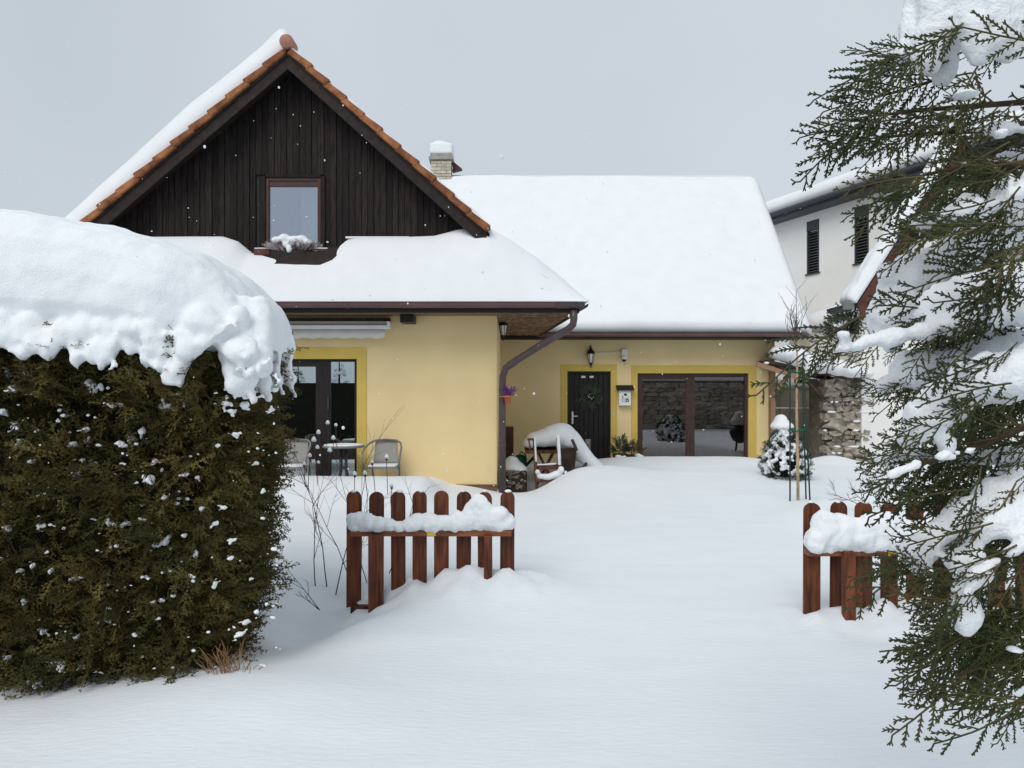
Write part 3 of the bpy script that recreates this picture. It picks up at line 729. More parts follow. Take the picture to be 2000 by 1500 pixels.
fused('chimney_snow', b, 'snow', chim, .035, 4, .02)

# ------------------------------------------------------------------ things on the house
# awning cassette
AY = WY - .17; a0, a1 = X(470, AY), X(760, AY)
aw = thing('folded_awning', ((a0 + a1) / 2, WY, Z(650, AY)), 'closed off-white awning with scalloped valance above the patio door', 'awning')
MB().box(a0, a1, AY, WY - .003, Z(634, AY), Z(627, AY)).build('cassette', 'awning_grey', aw, bevel=.01)
MB().box(a0, a1 - .03, AY - .05, AY + .06, Z(643, AY), Z(635, AY)).build('front_bar', 'white_paint', aw, bevel=.012)
MB().box(a1 - .03, a1 + .02, AY - .055, AY + .1, Z(642, AY), Z(628, AY)).build('end_cap', 'white_paint', aw, bevel=.008)
V, Fc = [], []; n = 120
for i in range(n + 1):
    u = i / n; xx = a0 + (a1 - .06 - a0) * u
    zb = Z(661, AY) + .010 * math.cos(u * 2 * math.pi * 9); yv = AY - .045 + .0015 * math.sin(u * 40)
    V += [(xx, yv, Z(642, AY)), (xx, yv - .004, zb)]
for i in range(n): Fc.append((2 * i, 2 * i + 1, 2 * i + 3, 2 * i + 2))
o = meshobj('valance', V, Fc, 'awning_white', aw, True); sm = o.modifiers.new('s', 'SOLIDIFY'); sm.thickness = .004
MB().box(a0, a1, WY - .12, WY - .003, Z(626, AY), Z(620, AY)).build('wall_rail', 'dark_brown', aw)

def lantern(base, label, sc=1.0, tilt=0):
    t = thing('wall_lantern', base, label, 'lantern')
    x, y, z = base
    b = MB(); b.box(x - .02 * sc, x + .02 * sc, y + .05 * sc, y + .10 * sc, z + .10 * sc, z + .22 * sc); b.tube([(x, y + .08 * sc, z + .2 * sc), (x, y + .05 * sc, z + .27 * sc), (x, y, z + .27 * sc), (x, y, z + .22 * sc)], .009 * sc, 6); b.build('bracket', 'black', t)
    MB().lathe((x, y, z), [(.075 * sc, .13 * sc), (.06 * sc, .17 * sc), (.03 * sc, .20 * sc), (.02 * sc, .23 * sc), (.006 * sc, .25 * sc)], 6).build('cap', 'black', t)
    MB().lathe((x, y, z), [(.03 * sc, -.02 * sc), (.055 * sc, .128 * sc)], 6).build('lamp_glass', 'white_paint', t)
    MB().lathe((x, y, z), [(.003 * sc, -.11 * sc), (.02 * sc, -.05 * sc), (.036 * sc, -.022 * sc)], 6).build('finial', 'black', t)
    for k in range(6):
        a = math.pi / 3 * k; MB().tube([(x + .032 * sc * math.cos(a), y + .032 * sc * math.sin(a), z - .02 * sc), (x + .058 * sc * math.cos(a), y + .058 * sc * math.sin(a), z + .13 * sc)], .005 * sc, 4).build('glazing_bar', 'black', t)
    return t
lantern((X(1154, WGY - .1), WGY - .1, Z(706, WGY - .1)), 'black wall lantern above the dark front door', 1.35)
lantern((X(983, 12.9), 12.9, Z(652, 12.9)), 'lantern under the reed soffit beside the house corner', 1.15)
t = thing('security_camera', (X(1218, WGY), WGY, Z(708, WGY)), 'white dome security camera box on the wall above the letterbox', 'camera')
MB().box(X(1213, WGY), X(1224, WGY), WGY - .09, WGY - .001, Z(700, WGY), Z(682, WGY)).build('housing', 'white_paint', t, bevel=.01)
c = P(1219, 702, WGY - .09); MB().lathe(c, [(.05, -.0), (.058, .03), (.058, .07), (.03, .085)], 14).build('head', 'white_paint', t, True)
MB().ell(c + np.array((0, 0, -.005)), (.05, .05, .05)).build('lens', 'black', t, True)
c = MB().tube([P(1158, 689, WGY - .02), P(1190, 688, WGY - .02), P(1213, 687, WGY - .02)], .012, 6).build('cable_conduit', 'awning_white')
setp(c, 'thin pale cable conduit running along the wall to the security camera', 'conduit')
# letterbox
MY = WGY - .12
t = thing('letterbox', (X(1221, MY), WGY, Z(792, MY)), 'white letterbox with black sloping lid and floral print', 'letterbox')
MB().box(X(1209, MY), X(1232, MY), MY, WGY - .013, Z(792, MY), Z(762, MY)).build('box', 'white_paint', t, bevel=.006)
b = MB(); zA, zB = Z(763, MY), Z(753, MY)
b.prism([(X(1204, MY), MY - .05, zA), (X(1204, MY), MY - .05, zA + .012), (X(1204, MY), WGY - .013, zB + .012), (X(1204, MY), WGY - .013, zB)], (X(1238, MY) - X(1204, MY), 0, 0)); fix_normals(b.build('lid', 'black', t, bevel=.004))
b = MB(); yq = MY - .0015
def disc(b, cx, cz, r, e=1.0, n=9): b.add([(cx + r * math.cos(2 * math.pi * k / n), yq, cz + e * r * math.sin(2 * math.pi * k / n)) for k in range(n)], [tuple(range(n))])
mx = X(1221, MY); mz = Z(777, MY)
disc(b, mx + .0, mz + .075, .03); disc(b, mx + .035, mz + .085, .012); disc(b, mx + .03, mz + .055, .012)
for k in range(5):
    a = 2 * math.pi * k / 5 + .3; disc(b, mx + .05 + .03 * math.cos(a), mz - .06 + .03 * math.sin(a), .017)
    disc(b, mx + .035 + .02 * math.cos(a), mz - .02 + .02 * math.sin(a), .009)
for x_, z_, r_ in ((-.06, .03, .012), (-.07, -.02, .009), (-.045, .0, .01), (.08, .03, .01), (.075, .0, .008), (-.06, -.07, .010), (-.02, -.03, .008)): disc(b, mx + x_, mz + z_, r_)
b.build('print', 'black', t)
b = MB()
for q in (((-.08, .06), (-.05, .03), (-.075, -.05)), ((-.04, -.02), (-.01, -.07)), ((-.085, -.09), (-.03, -.085), (.02, -.1))):
    b.tube([(mx + s_[0], yq, mz + s_[1]) for s_ in q], .0035, 4)
b.build('print_stems', 'black', t)
# wreath
wc = P(1152, 776, WGY + .03); t = thing('door_wreath', wc + np.array((0, 0, -.2)), 'round evergreen wreath hanging on the dark front door', 'wreath')
fl = Foliage(); tw = spray(3, .09, .018, .006, True, seg_flat)
for k in range(260):
    a = rng.uniform(0, 2 * math.pi); rr = .19 + rng.normal() * .045; p = wc + np.array((rr * math.cos(a), rng.uniform(-.03, .03), rr * math.sin(a)))
    d = np.array((-math.sin(a) + rng.normal() * .5, rng.normal() * .5, math.cos(a) + rng.normal() * .5)); fl.add(tw, p, d, (0, -1, 0), 1, rng.uniform(0, .7))
fl.build('greenery', 'leaf_dark', t)
MB().tube([wc + .19 * np.array((math.cos(a), 0, math.sin(a))) for a in np.linspace(0, 2 * math.pi, 25)], .02, 6).build('ring', 'dark_brown', t)
b = MB()
for k in range(9): q = wc + np.array((rng.normal() * .035, -.05, -.01 + rng.normal() * .04)); b.ell(q, (.012, .012, .012), 6, 4)
b.build('ornament', 'frost', t, True)
# pot on the downpipe
pc = P(992, 790, 11.80); t = thing('hanging_flower_pot', pc, 'small terracotta pot of purple heather clipped to the downpipe', 'flower pot')
MB().lathe(pc, [(.045, 0), (.065, .12), (.078, .12), (.078, .145), (.06, .145)], 14).build('pot', 'terracotta', t, True)
MB().tube([pc + np.array((.078, 0, .13)), pc + np.array((-.05, -.06, .13)), pc + np.array((-.17, -.03, .13)), pc + np.array((-.17, .12, .13)), pc + np.array((0, .1, .13))], .008, 5).build('clip', 'terracotta', t)
fl = Foliage()
for k in range(26):
    d = np.array((rng.normal() * .45, rng.normal() * .4, 1)); fl.add(tw, pc + np.array((rng.normal() * .025, rng.normal() * .02, .13)), d, rdir(), rng.uniform(1.3, 1.9), rng.uniform(0, .3))
fl.build('heather', 'purple', t)

# window box
wb = thing('window_box', (X(570, WY - .2), WY - .1, Z(500, WY - .2)), 'dark window box of frosted heather capped with snow on the gable window sill', 'planter')
yb = WY - .25
MB().box(X(524, yb), X(616, yb), yb, yb + .17, Z(500, yb), Z(490, yb)).build('trough', 'black', wb, bevel=.006)
for a_, c_ in ((496, 527), (612, 641)):
    MB().box(X(a_, yb), X(c_, yb), yb - .02, yb + .2, Z(498, yb), Z(486, yb)).build('sill_block', 'red_brown', wb, bevel=.004)
    MB().box(X(a_, yb) + .01, X(c_, yb) - .01, yb - .015, yb + .19, Z(486, yb) - .002, Z(484, yb)).build('block_snow', 'snow', wb, bevel=.006)
fl = Foliage(); tw2 = spray(5, .16, .02, .005, True, seg_flat, .1, 25)
for k in range(130):
    u = rng.uniform(-1, 1); p = np.array((X(570, yb) + u * .34, yb + .08 + rng.normal() * .04, Z(490, yb)))
    d = np.array((u * 1.1 + rng.normal() * .4, rng.normal() * .5 - .3, 1.0 - .5 * abs(u))); fl.add(tw2, p, d, rdir(), rng.uniform(.8, 1.35), rng.uniform(0, .8))
fl.build('heather', 'heather', wb)
fl = Foliage()
for k in range(60):
    u = rng.choice([-1, 1]) * rng.uniform(.5, 1); p = np.array((X(570, yb) + u * .33, yb + .05 + rng.normal() * .04, Z(488, yb)))
    fl.add(tw2, p, (u * 1.4 + rng.normal() * .3, rng.normal() * .4 - .3, .8), rdir(), rng.uniform(.8, 1.2), .5)
fl.build('frosted_heather', 'frost', wb)
b = MB()
for px, py, r_ in ((540, 470, .09), (556, 466, .11), (574, 470, .11), (590, 468, .10), (602, 474, .08), (560, 478, .08), (585, 478, .07)): b.ell(P(px, py, yb + .06), (r_, .10, r_ * .75))
b.ell(P(565, 487, yb), (.05, .05, .07)); fused('snow_cap', b, 'snow_fluff', wb, .02, 4, .02)

# terrace furniture
def armchair(cx, cy, z0, label, rz=0.0, full=True):
    t = thing('garden_armchair', (cx, cy, z0), label, 'chair', 'armchairs on the terrace'); t.rotation_euler = (0, 0, rz)
    O = OFF[t]; A = lambda x, y, z: O + np.array((x, y, z))
    for s in (-1, 1):
        MB().tube([A(s * .26, -.22, 0), A(s * .27, -.22, .40)], .014, 7).build('leg', 'grey_metal', t, True)
        MB().tube([A(s * .22, .24, 0), A(s * .22, .22, .42)], .014, 7).build('leg', 'grey_metal', t, True)
        MB().tube([A(s * .27, -.22, .38), A(s * .29, -.24, .52), A(s * .30, -.18, .63), A(s * .29, -.02, .70), A(s * .25, .16, .76), A(s * .17, .24, .80), A(0, .27, .81)], .016, 8).build('arm', 'grey_metal', t, True)
    MB().tube([A(-.27, -.22, .39), A(.27, -.22, .39), A(.22, .22, .40), A(-.22, .22, .40), A(-.27, -.22, .39)], .014, 7).build('seat_frame', 'grey_metal', t, True)
    MB().box(O[0] - .25, O[0] + .25, O[1] - .21, O[1] + .21, O[2] + .39, O[2] + .405).build('seat', 'textilene', t, bevel=.006)
    V, Fc = [], []
    for i in range(9):
        for j in range(7):
            u = i / 8 * 2 - 1; v = j / 6; V.append(A(u * (.20 - .02 * v), .20 + .07 * v - .03 * (1 - u * u) * -1, .40 + .40 * v - .02 * u * u * v))
    for i in range(8):
        for j in range(6): Fc.append((i * 7 + j, (i + 1) * 7 + j, (i + 1) * 7 + j + 1, i * 7 + j + 1))
    o = meshobj('backrest', V, Fc, 'textilene', t, True); s_ = o.modifiers.new('s', 'SOLIDIFY'); s_.thickness = .008
    b = MB().box(O[0] - .22, O[0] + .22, O[1] - .19, O[1] + .18, O[2] + .407, O[2] + .43); b.build('seat_snow', 'snow', t, bevel=.014)
    return t
TZ = .10
armchair(X(749, 11.45), 11.45, TZ, 'grey mesh armchair with bare arms standing before the yellow terrace wall')
armchair(X(570, 11.2), 11.2, TZ + .02, 'grey mesh armchair behind the hedge end in front of the patio door', .0)
tx_, ty_ = X(671, 11.45), 11.45
t = thing('bistro_table', (tx_, ty_, TZ), 'small round garden table with splayed tube legs and snow-dusted top', 'table')
MB().lathe((tx_, ty_, TZ + .70), [(.31, 0), (.33, .008), (.33, .028), (.315, .034)], 32).build('tabletop', 'grey_metal', t, True)
MB().lathe((tx_, ty_, TZ + .736), [(.31, 0), (.30, .015), (.2, .024), (.02, .026)], 28).build('top_snow', 'snow', t, True)
for k in range(4):
    a = math.pi / 4 + math.pi / 2 * k; ca, sa = math.cos(a), math.sin(a)
    MB().tube([(tx_ + r_ * ca, ty_ + r_ * sa, TZ + h) for r_, h in ((.30, 0), (.22, .06), (.09, .22), (.055, .36), (.055, .70))], .016, 8).build('leg', 'dark_metal', t, True)
MB().lathe((tx_, ty_, TZ + .36), [(.07, 0), (.07, .03)], 14).build('collar', 'dark_metal', t)

# ------------------------------------------------------------------ courtyard corner: table, chair frame, log box
def pp(px, py, Y=13.2): return P(px, py, Y)
t = thing('garden_table', (X(1085, 13.6), 13.6, .0), 'brown wooden garden table heaped with wind-blown snow beside the front door', 'table')
MB().box(X(1026, 13.3), X(1122, 13.3), 13.2, 14.2, Z(885, 13.3), Z(878, 13.3)).build('tabletop', 'brown_wood', t, bevel=.006)
for y_ in (13.35, 14.05):
    MB().bar(pp(1050, 882, y_), pp(1082, 945, y_), .05, .09, (0, 1, 0)).build('leg', 'brown_wood', t, bevel=.005)
    MB().bar((X(1082, y_), y_ + .06, Z(882, y_)), (X(1050, y_), y_ + .06, Z(945, y_)), .05, .09, (0, 1, 0)).build('leg', 'brown_wood', t, bevel=.005)
b = MB(); q = [pp(1094, 876, 13.0), pp(1127, 874, 13.0), pp(1120, 938, 13.0), pp(1100, 945, 13.0)]; b.prism(q, (0, .04, 0)); fix_normals(b.build('end_board', 'dark_brown', t, bevel=.005))
for a_, c_ in (((1117, 858), (1127, 880)), ((1131, 925), (1146, 904))):
    MB().bar(pp(*a_, 12.85), pp(*c_, 12.85), .05, .07, (0, 1, 0)).build('bench_arm', 'dark_brown', t, bevel=.012)
b = MB()
for px, py, rx, rz in ((1034, 866, .12, .10), (1046, 858, .16, .16), (1062, 856, .17, .19), (1078, 852, .18, .22), (1092, 848, .17, .24), (1104, 852, .16, .22), (1112, 862, .12, .18)):
    for y_ in (13.25, 13.6, 13.95): b.ell(P(px, py, y_ if y_ < 13.3 else y_), (rx * 1.15, .28, rz * .9))
chain(b, [pp(1106, 846, 13.3), pp(1124, 864, 13.3), pp(1140, 890, 13.25), pp(1156, 906, 13.2), pp(1178, 918, 13.2)], .17, .07, 8)
for y_ in (13.3, 13.6, 13.9, 14.2): chain(b, [P(1100, 850, y_), P(1116, 862, y_), P(1134, 884, y_), P(1154, 902, y_), P(1172, 913, y_)], .24, .10, 8)
fused('snow_heap', b, 'snow', t, .035, 8, .03, .2)
t = thing('wooden_chair_frame', (X(1068, 12.7), 12.7, -.05), 'bare brown wooden armchair frame with snow on its rails before the heaped table', 'chair')
for a_, c_, k in (((1043, 856), (1046, 905), 'back_post'), ((1089, 856), (1092, 910), 'back_post'), ((1046, 905), (1050, 972), 'leg'), ((1093, 908), (1096, 955), 'leg')):
    MB().bar(pp(*a_, 12.7), pp(*c_, 12.7), .055, .055, (0, 1, 0)).build(k, 'brown_wood', t, bevel=.008)
for a_, c_, y_, h in (((1046, 912), (1094, 911), 12.72, .10), ((1047, 939), (1097, 936), 12.55, .06), ((1030, 858), (1042, 858), 12.72, .04), ((1033, 882), (1043, 882), 12.72, .05)):
    MB().bar(pp(*a_, y_), pp(*c_, y_), .05, h).build('rail', 'brown_wood', t, bevel=.006)
for a_ in ((1050, 925), (1094, 922)):
    c = pp(*a_, 12.55); MB().box(c[0] - .045, c[0] + .045, 12.5, 12.75, c[2] - .14, c[2] + .06).build('arm_block', 'brown_wood', t, bevel=.015)
MB().bar(pp(1033, 858, 12.72), pp(1036, 884, 12.72), .03, .03, (0, 1, 0)).build('side_slat', 'brown_wood', t)
b = MB(); chain(b, [pp(1044.5, 856, 12.66), pp(1047, 900, 12.66)], .028, .024, 9); chain(b, [pp(1090, 852, 12.66), pp(1093, 906, 12.66)], .04, .035, 10)
chain(b, [pp(1053, 930, 12.52), pp(1070, 932, 12.52), pp(1092, 925, 12.52)], .05, .07, 8); chain(b, [pp(1050, 908, 12.68), pp(1085, 906, 12.68)], .022, .022, 14)
b.ell(pp(1096, 918, 12.5), (.06, .07, .07)); b.ell(pp(1050, 922, 12.5), (.045, .06, .05))
fused('rail_snow', b, 'snow_fluff', t, .016, 3, .015)
# log box and clutter behind the pipe
t = thing('timber_planter', (X(1004, 12.9), 12.9, -.1), 'rough timber block beside the downpipe with a smooth cap of snow', 'planter')
b = MB().box(X(985, 12.8), X(1029, 12.8), 12.6, 13.3, -.35, Z(917, 12.8)); b.build('block', 'dark_brown', t, bevel=.05)
b = MB()
for k in range(50): q = P(rng.uniform(988, 1026), rng.uniform(920, 955), 12.58); b.ell(q, (.03 * rng.uniform(.5, 1.4), .03, .025), 6, 4)
setp(b.build('bark_lumps', 'mortar', t), kind='stuff')
b = MB(); b.ell(P(1000, 915, 12.95), (.24, .32, .16)); b.ell(P(1014, 918, 12.9), (.16, .3, .10)); b.ell(P(1000, 900, 13.0), (.12, .2, .09)); fused('snow_cap', b, 'snow', t, .03, 5, .02)
t = thing('watering_can', (X(1018, 13.8), 13.8, .3), 'dark green plastic watering can half hidden behind the timber block', 'watering can')
c = P(1016, 900, 13.8); MB().lathe(c, [(.12, -.3), (.13, .05), (.10, .10), (.05, .12)], 14).build('body', 'plastic_green', t, True)
MB().tube([c + np.array((.1, 0, -.1)), c + np.array((.22, 0, .02)), c + np.array((.27, 0, .07))], .03, 8).build('spout', 'plastic_green', t, True)
MB().tube([c + np.array((-.02, 0, .1)), c + np.array((.02, 0, .18)), c + np.array((.1, 0, .12)), c + np.array((.12, 0, 0))], .015, 6).build('handle', 'plastic_green', t, True)
t = thing('storage_cabinet', (X(990, 15.6), 15.6, 0), 'low dark red-brown storage cabinet in the corner behind the downpipe', 'cabinet')
MB().box(X(965, 15.4) + .15, X(1003, 15.4), 15.4, 16.0, 0, Z(835, 15.4)).build('carcass', 'red_brown', t, bevel=.006)
MB().box(X(988, 15.4), X(1002, 15.4), 15.385, 15.4 - .001, .12, Z(839, 15.4)).build('door', 'red_brown', t, bevel=.004)

# potted shrubs by the door
def leafy(name, c, rx, rz, n, m, label, cat, tmpl, sc, pot=None, snow=None):
    t = thing(name, (c[0], c[1], c[2] - .15), label, cat); fl = Foliage(); c = np.array(c)
    for k in range(n):
        d = rdir(); d[2] = abs(d[2]) + .1; r_ = rng.uniform(.25, 1) ** .6; p = c + np.array((d[0] * rx, d[1] * rx, d[2] * rz)) * r_
        fl.add(tmpl, p, d + np.array((0, 0, .5)) + .4 * rdir(), rdir(), sc * rng.uniform(.7, 1.2), rng.uniform(0, .8))
    fl.build('foliage', m, t)
    b = MB()
    for k in range(5): a = rng.uniform(0, 6.28); b.tube([c + np.array((0, 0, -.1)), c + np.array((rx * .5 * math.cos(a), rx * .5 * math.sin(a), rz * .7))], [.012, .005], 5)
    b.build('stem', 'twig', t)
    if pot: MB().lathe((c[0], c[1], c[2] - .22), [(pot * .8, 0), (pot, .2), (pot * 1.08, .2), (pot * 1.08, .24), (pot * .9, .24)], 16).build('pot', 'dark_brown', t, True)
    if snow:
        b = MB()
        for dx, dz, r_ in snow: b.ell(c + np.array((dx, -.12, dz)), (r_, r_, r_ * .6))
        fused('snow_cap', b, 'snow_fluff', t, .02, 3, .02)
    return t
tl = spray(11, .12, .022, .009, True, seg_flat, .1, 35); tl2 = spray(12, .12, .02, .008, True, seg_flat, .1, 40)
leafy('potted_shrub', P(1211, 888, 15.9), .17, .34, 90, 'leaf_dark', 'potted dark green shrub standing by the front door post', 'shrub', tl, 1.3, .16, ((-.05, -.03, .08), (.06, -.04, .07)))
leafy('potted_shrub', P(1236, 890, 15.9), .20, .22, 90, 'leaf_red', 'low russet potted shrub beneath the wing window frame', 'shrub', tl2, 1.2, .15, ((.08, .03, .07), (.15, -.02, .09)))

# ------------------------------------------------------------------ picket fences
def picket_mesh(w, h, th):
    b = MB(); n = 10; pts = [(-w / 2, 0, 0), (w / 2, 0, 0)] + [(w / 2 * math.cos(t), 0, h - w * .46 + w * .46 * math.sin(t)) for t in np.linspace(0, math.pi, n)]
    b.prism(pts, (0, th, 0)); me = mkmesh('picket', b.v, b.f, 'fence_wood')
    bm = bmesh.new(); bm.from_mesh(me); bmesh.ops.recalc_face_normals(bm, faces=bm.faces)
    es = [e for e in bm.edges if len(e.link_faces) == 2 and e.calc_face_angle() > R(50)]
    bmesh.ops.bevel(bm, geom=es, offset=.006, segments=2, affect='EDGES'); bm.to_mesh(me); bm.free(); return me
def fence(Y, spans, top, label, rail_px, posts, rail_py, lab, snow, bottom=None, w=.122):
    base = -.35; t = thing('picket_fence', (X(spans[0], Y), Y, base), label, 'fence', 'picket fences either side of the driveway')
    zt = Z(top, Y); me = picket_mesh(w, zt - base, .028)
    for i, px in enumerate(spans):
        o = link('picket', me, t, np.array((X(px, Y), Y + random.uniform(-.004, .004), base)) - OFF[t], (0, random.uniform(-.008, .008), 0))
        o.scale = (random.uniform(.97, 1.03), 1, 1 + random.uniform(-.006, .006))
    z0, z1 = Z(rail_py[1], Y - .1), Z(rail_py[0], Y - .1)
    MB().box(X(rail_px[0], Y - .1), X(rail_px[1], Y - .1), Y - .10, Y - .006, z0, z1).build('rail', 'fence_rail', t, bevel=.006)
    for p0, p1, pt in posts:
        MB().box(X(p0, Y - .17), X(p1, Y - .17), Y - .175, Y - .103, base, Z(pt, Y - .17)).build('post', 'fence_wood', t, bevel=.006)
    l0, l1 = lab; MB().box(X(l0, Y - .1), X(l1, Y - .1), Y - .104, Y - .1005, z0 + .006, z1 - .006).build('label_plate', 'label_yellow', t)
    if bottom:
        MB().box(X(bottom[0], Y - .1), X(bottom[1], Y - .1), Y - .10, Y - .006, Z(bottom[3], Y - .1), Z(bottom[2], Y - .1)).build('rail', 'fence_wood', t, bevel=.006)
    b = MB(); snow(b, Y, z1); fused('snow_load', b, 'snow_fluff', t, .013, 3, .05, .09)
    for i, px in enumerate(spans):
        if random.random() < .8:
            b = MB(); rr = random.uniform(.016, .034); b.ell((X(px, Y) + random.uniform(-.012, .012), Y + .012, zt + .001), (rr, .02, rr * .5), 10, 6); b.build('cap_snow', 'snow_fluff', t, True)
    return t
LS = [690, 733.5, 778, 819.5, 862, 904.5, 948.5, 990]
def lsnow(b, Y, z1):
    y = Y - .07
    prof = [(692, 1026, 1003), (705, 1028, 1000), (720, 1028, 1004), (740, 1030, 1008), (760, 1031, 1014), (780, 1033, 1019), (800, 1033, 1014), (815, 1028, 1004), (835, 1026, 1003), (850, 1028, 1008), (870, 1030, 1008), (890, 1028, 1001), (905, 1026, 1006), (920, 1020, 985), (930, 1012, 968), (940, 1010, 968), (952, 1016, 982), (965, 1020, 990), (978, 1022, 988), (990, 1028, 1006)]
    for px, _, pt in prof:
        zt = Z(pt, y); zb = z1 - .012
        b.ell((X(px, y), y + random.uniform(-.015, .01), (zt + zb) / 2), (.072, .075, (zt - zb) / 2 + .012), 10, 8)
    b.box(X(686, y), X(994, y), Y - .112, Y - .03, z1 - .006, z1 + .04)
fence(6.0, LS, 960, 'red-brown picket fence panel beside the hedge with bare twigs behind it', (683, 999), [(719, 747, 1046), (945, 961, 1047)], (1035, 1048), (834, 851), lsnow, (684, 732, 1184, 1199))
RS = [1586, 1638, 1688, 1738, 1789, 1842, 1895, 1948, 2001, 2054]
def rsnow(b, Y, z1):
    y = Y - .075
    for px in np.arange(1590, 2060, 14):
        pt = 1010 + 10 * math.sin(px * .05) - 8 * math.exp(-((px - 1660) / 40) ** 2); 
        if px < 1600: pt = 1035
        zt = Z(pt, y); zb = z1 - .012
        b.ell((X(px, y), y + random.uniform(-.02, .0), (zt + zb) / 2), (.075, .085 + .02 * random.random(), (zt - zb) / 2 + .012), 10, 8)
    b.box(X(1584, y), X(2060, y), Y - .125, Y - .03, z1 - .006, z1 + .06)
fence(5.35, RS, 981, 'red-brown picket fence panel partly hidden behind the snowy cypress branches', (1580, 2070), [(1651, 1672, 1078)], (1074, 1087), (1735, 1755), rsnow, None, .124)

# ------------------------------------------------------------------ the clipped hedge
HY0, HY1 = 4.25, 5.15
def hx_right(z): return np.interp(z, [-.2, .1, .4, .8, 1.2, 1.6, 2.0], [-1.95, -1.90, -1.82, -1.78, -1.76, -1.75, -1.76])
hedge = thing('clipped_hedge', (-2.8, 4.8, -.1), 'tall brown-green clipped thuja hedge under a thick overhanging snow cap', 'hedge')
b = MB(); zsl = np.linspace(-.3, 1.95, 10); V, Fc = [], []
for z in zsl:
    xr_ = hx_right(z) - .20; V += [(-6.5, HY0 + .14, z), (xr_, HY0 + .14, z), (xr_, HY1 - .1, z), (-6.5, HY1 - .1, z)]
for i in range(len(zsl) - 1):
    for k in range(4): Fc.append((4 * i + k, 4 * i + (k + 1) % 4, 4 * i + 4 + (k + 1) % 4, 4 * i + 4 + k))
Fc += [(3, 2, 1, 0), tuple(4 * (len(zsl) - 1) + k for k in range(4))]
fix_normals(meshobj('dark_core', V, Fc, 'hedge_core', hedge))  # solid dark block; its colour stands in for the shade inside the hedge
tm_h = [spray(20 + k, rng.uniform(.15, .21), .020, .0062, True, seg_flat, .15, 34) for k in range(8)]
fl = Foliage()
def hadd(p, out, n=1):
    d = out * rng.uniform(.4, 1.1) + np.array((0, 0, rng.uniform(-.2, .75))) + .55 * rdir()
    clump = noise.noise((p[0] * 4.5, p[1] * 4.5, p[2] * 4.5)); 
    fl.add(tm_h[rng.integers(8)], p, d, rdir() + np.array((0, -.3, .8)), rng.uniform(.75, 1.35), float(np.clip(.28 + .55 * clump + rng.normal() * .18, 0, .9)))
N = 3700
for k in range(N):
    z = rng.uniform(-.12, 2.02); xr_ = hx_right(z); x = rng.uniform(-3.75, xr_ - .02)
    dep = HY0 + .22 * noise.noise((x * 3.9, 1.5, z * 5.0)) + rng.uniform(-.03, .12)
    hadd(np.array((x, dep, z)), np.array((rng.normal() * .3, -1, 0.)))
for k in range(2500):
    z = rng.uniform(-.12, 2.0); y = rng.uniform(HY0 + .02, HY1); xr_ = hx_right(z) - (.10 * ((HY0 + .12 - y) / .1) if y < HY0 + .12 else 0)
    hadd(np.array((xr_ + .06 * noise.noise((y * 4, z * 4, 3)) + rng.uniform(-.14, .03), y, z)), np.array((1, rng.normal() * .3, 0.)))
fl.build('foliage', 'hedge_leaf', hedge)
for k in range(6):
    x = -4.0 + k * .38; MB().tube([(x, 4.8, -.2), (x + .03, 4.82, .7), (x - .02, 4.8, 1.6)], [.04, .03, .015], 7).build('stem', 'bark', hedge, True)
# snow cap: loft + hanging lobes
b = MB(); ss = []
cpx = np.array([-260, 0, 80, 160, 240, 300, 380, 430, 470, 500, 530, 552, 566, 574]); cpy = np.array([420, 425, 427, 437, 453, 465, 487, 504, 519, 538, 562, 590, 626, 670]); YM = 4.55
nsec = 60; V, Fc = [], []; nr = 22
for i in range(nsec):
    px = -260 + (574 + 260) * (1 - (1 - i / (nsec - 1)) ** 1.6) ; xx = X(px, YM + .5 * float(sst(150, 560, px))); zt = Z(float(np.interp(px, cpx, cpy)), YM + .25 * float(sst(150, 560, px)))
    zb = 1.93 - .05 * math.sin(xx * 3) ; zb = min(zb, zt - .02) if px < 560 else zt - .15
    q = sst(560, 420, px); yf, yk = 3.95 + .12 * (1 - q), 5.35 - .2 * (1 - q); ym, hw = (yf + yk) / 2, (yk - yf) / 2
    for k in range(nr):
        a = 2 * math.pi * k / nr; ca, sa = math.cos(a), math.sin(a)
        e = .62; yv = ym - hw * math.copysign(abs(ca) ** e, ca); zv = (zt + zb) / 2 + (zt - zb) / 2 * math.copysign(abs(sa) ** e, sa)
        V.append((xx, yv, zv))
for i in range(nsec - 1):
    for k in range(nr): Fc.append((i * nr + k, i * nr + (k + 1) % nr, (i + 1) * nr + (k + 1) % nr, (i + 1) * nr + k))
Fc += [tuple(range(nr - 1, -1, -1)), tuple((nsec - 1) * nr + k for k in range(nr))]
b.add(V, Fc)
LY = 4.02
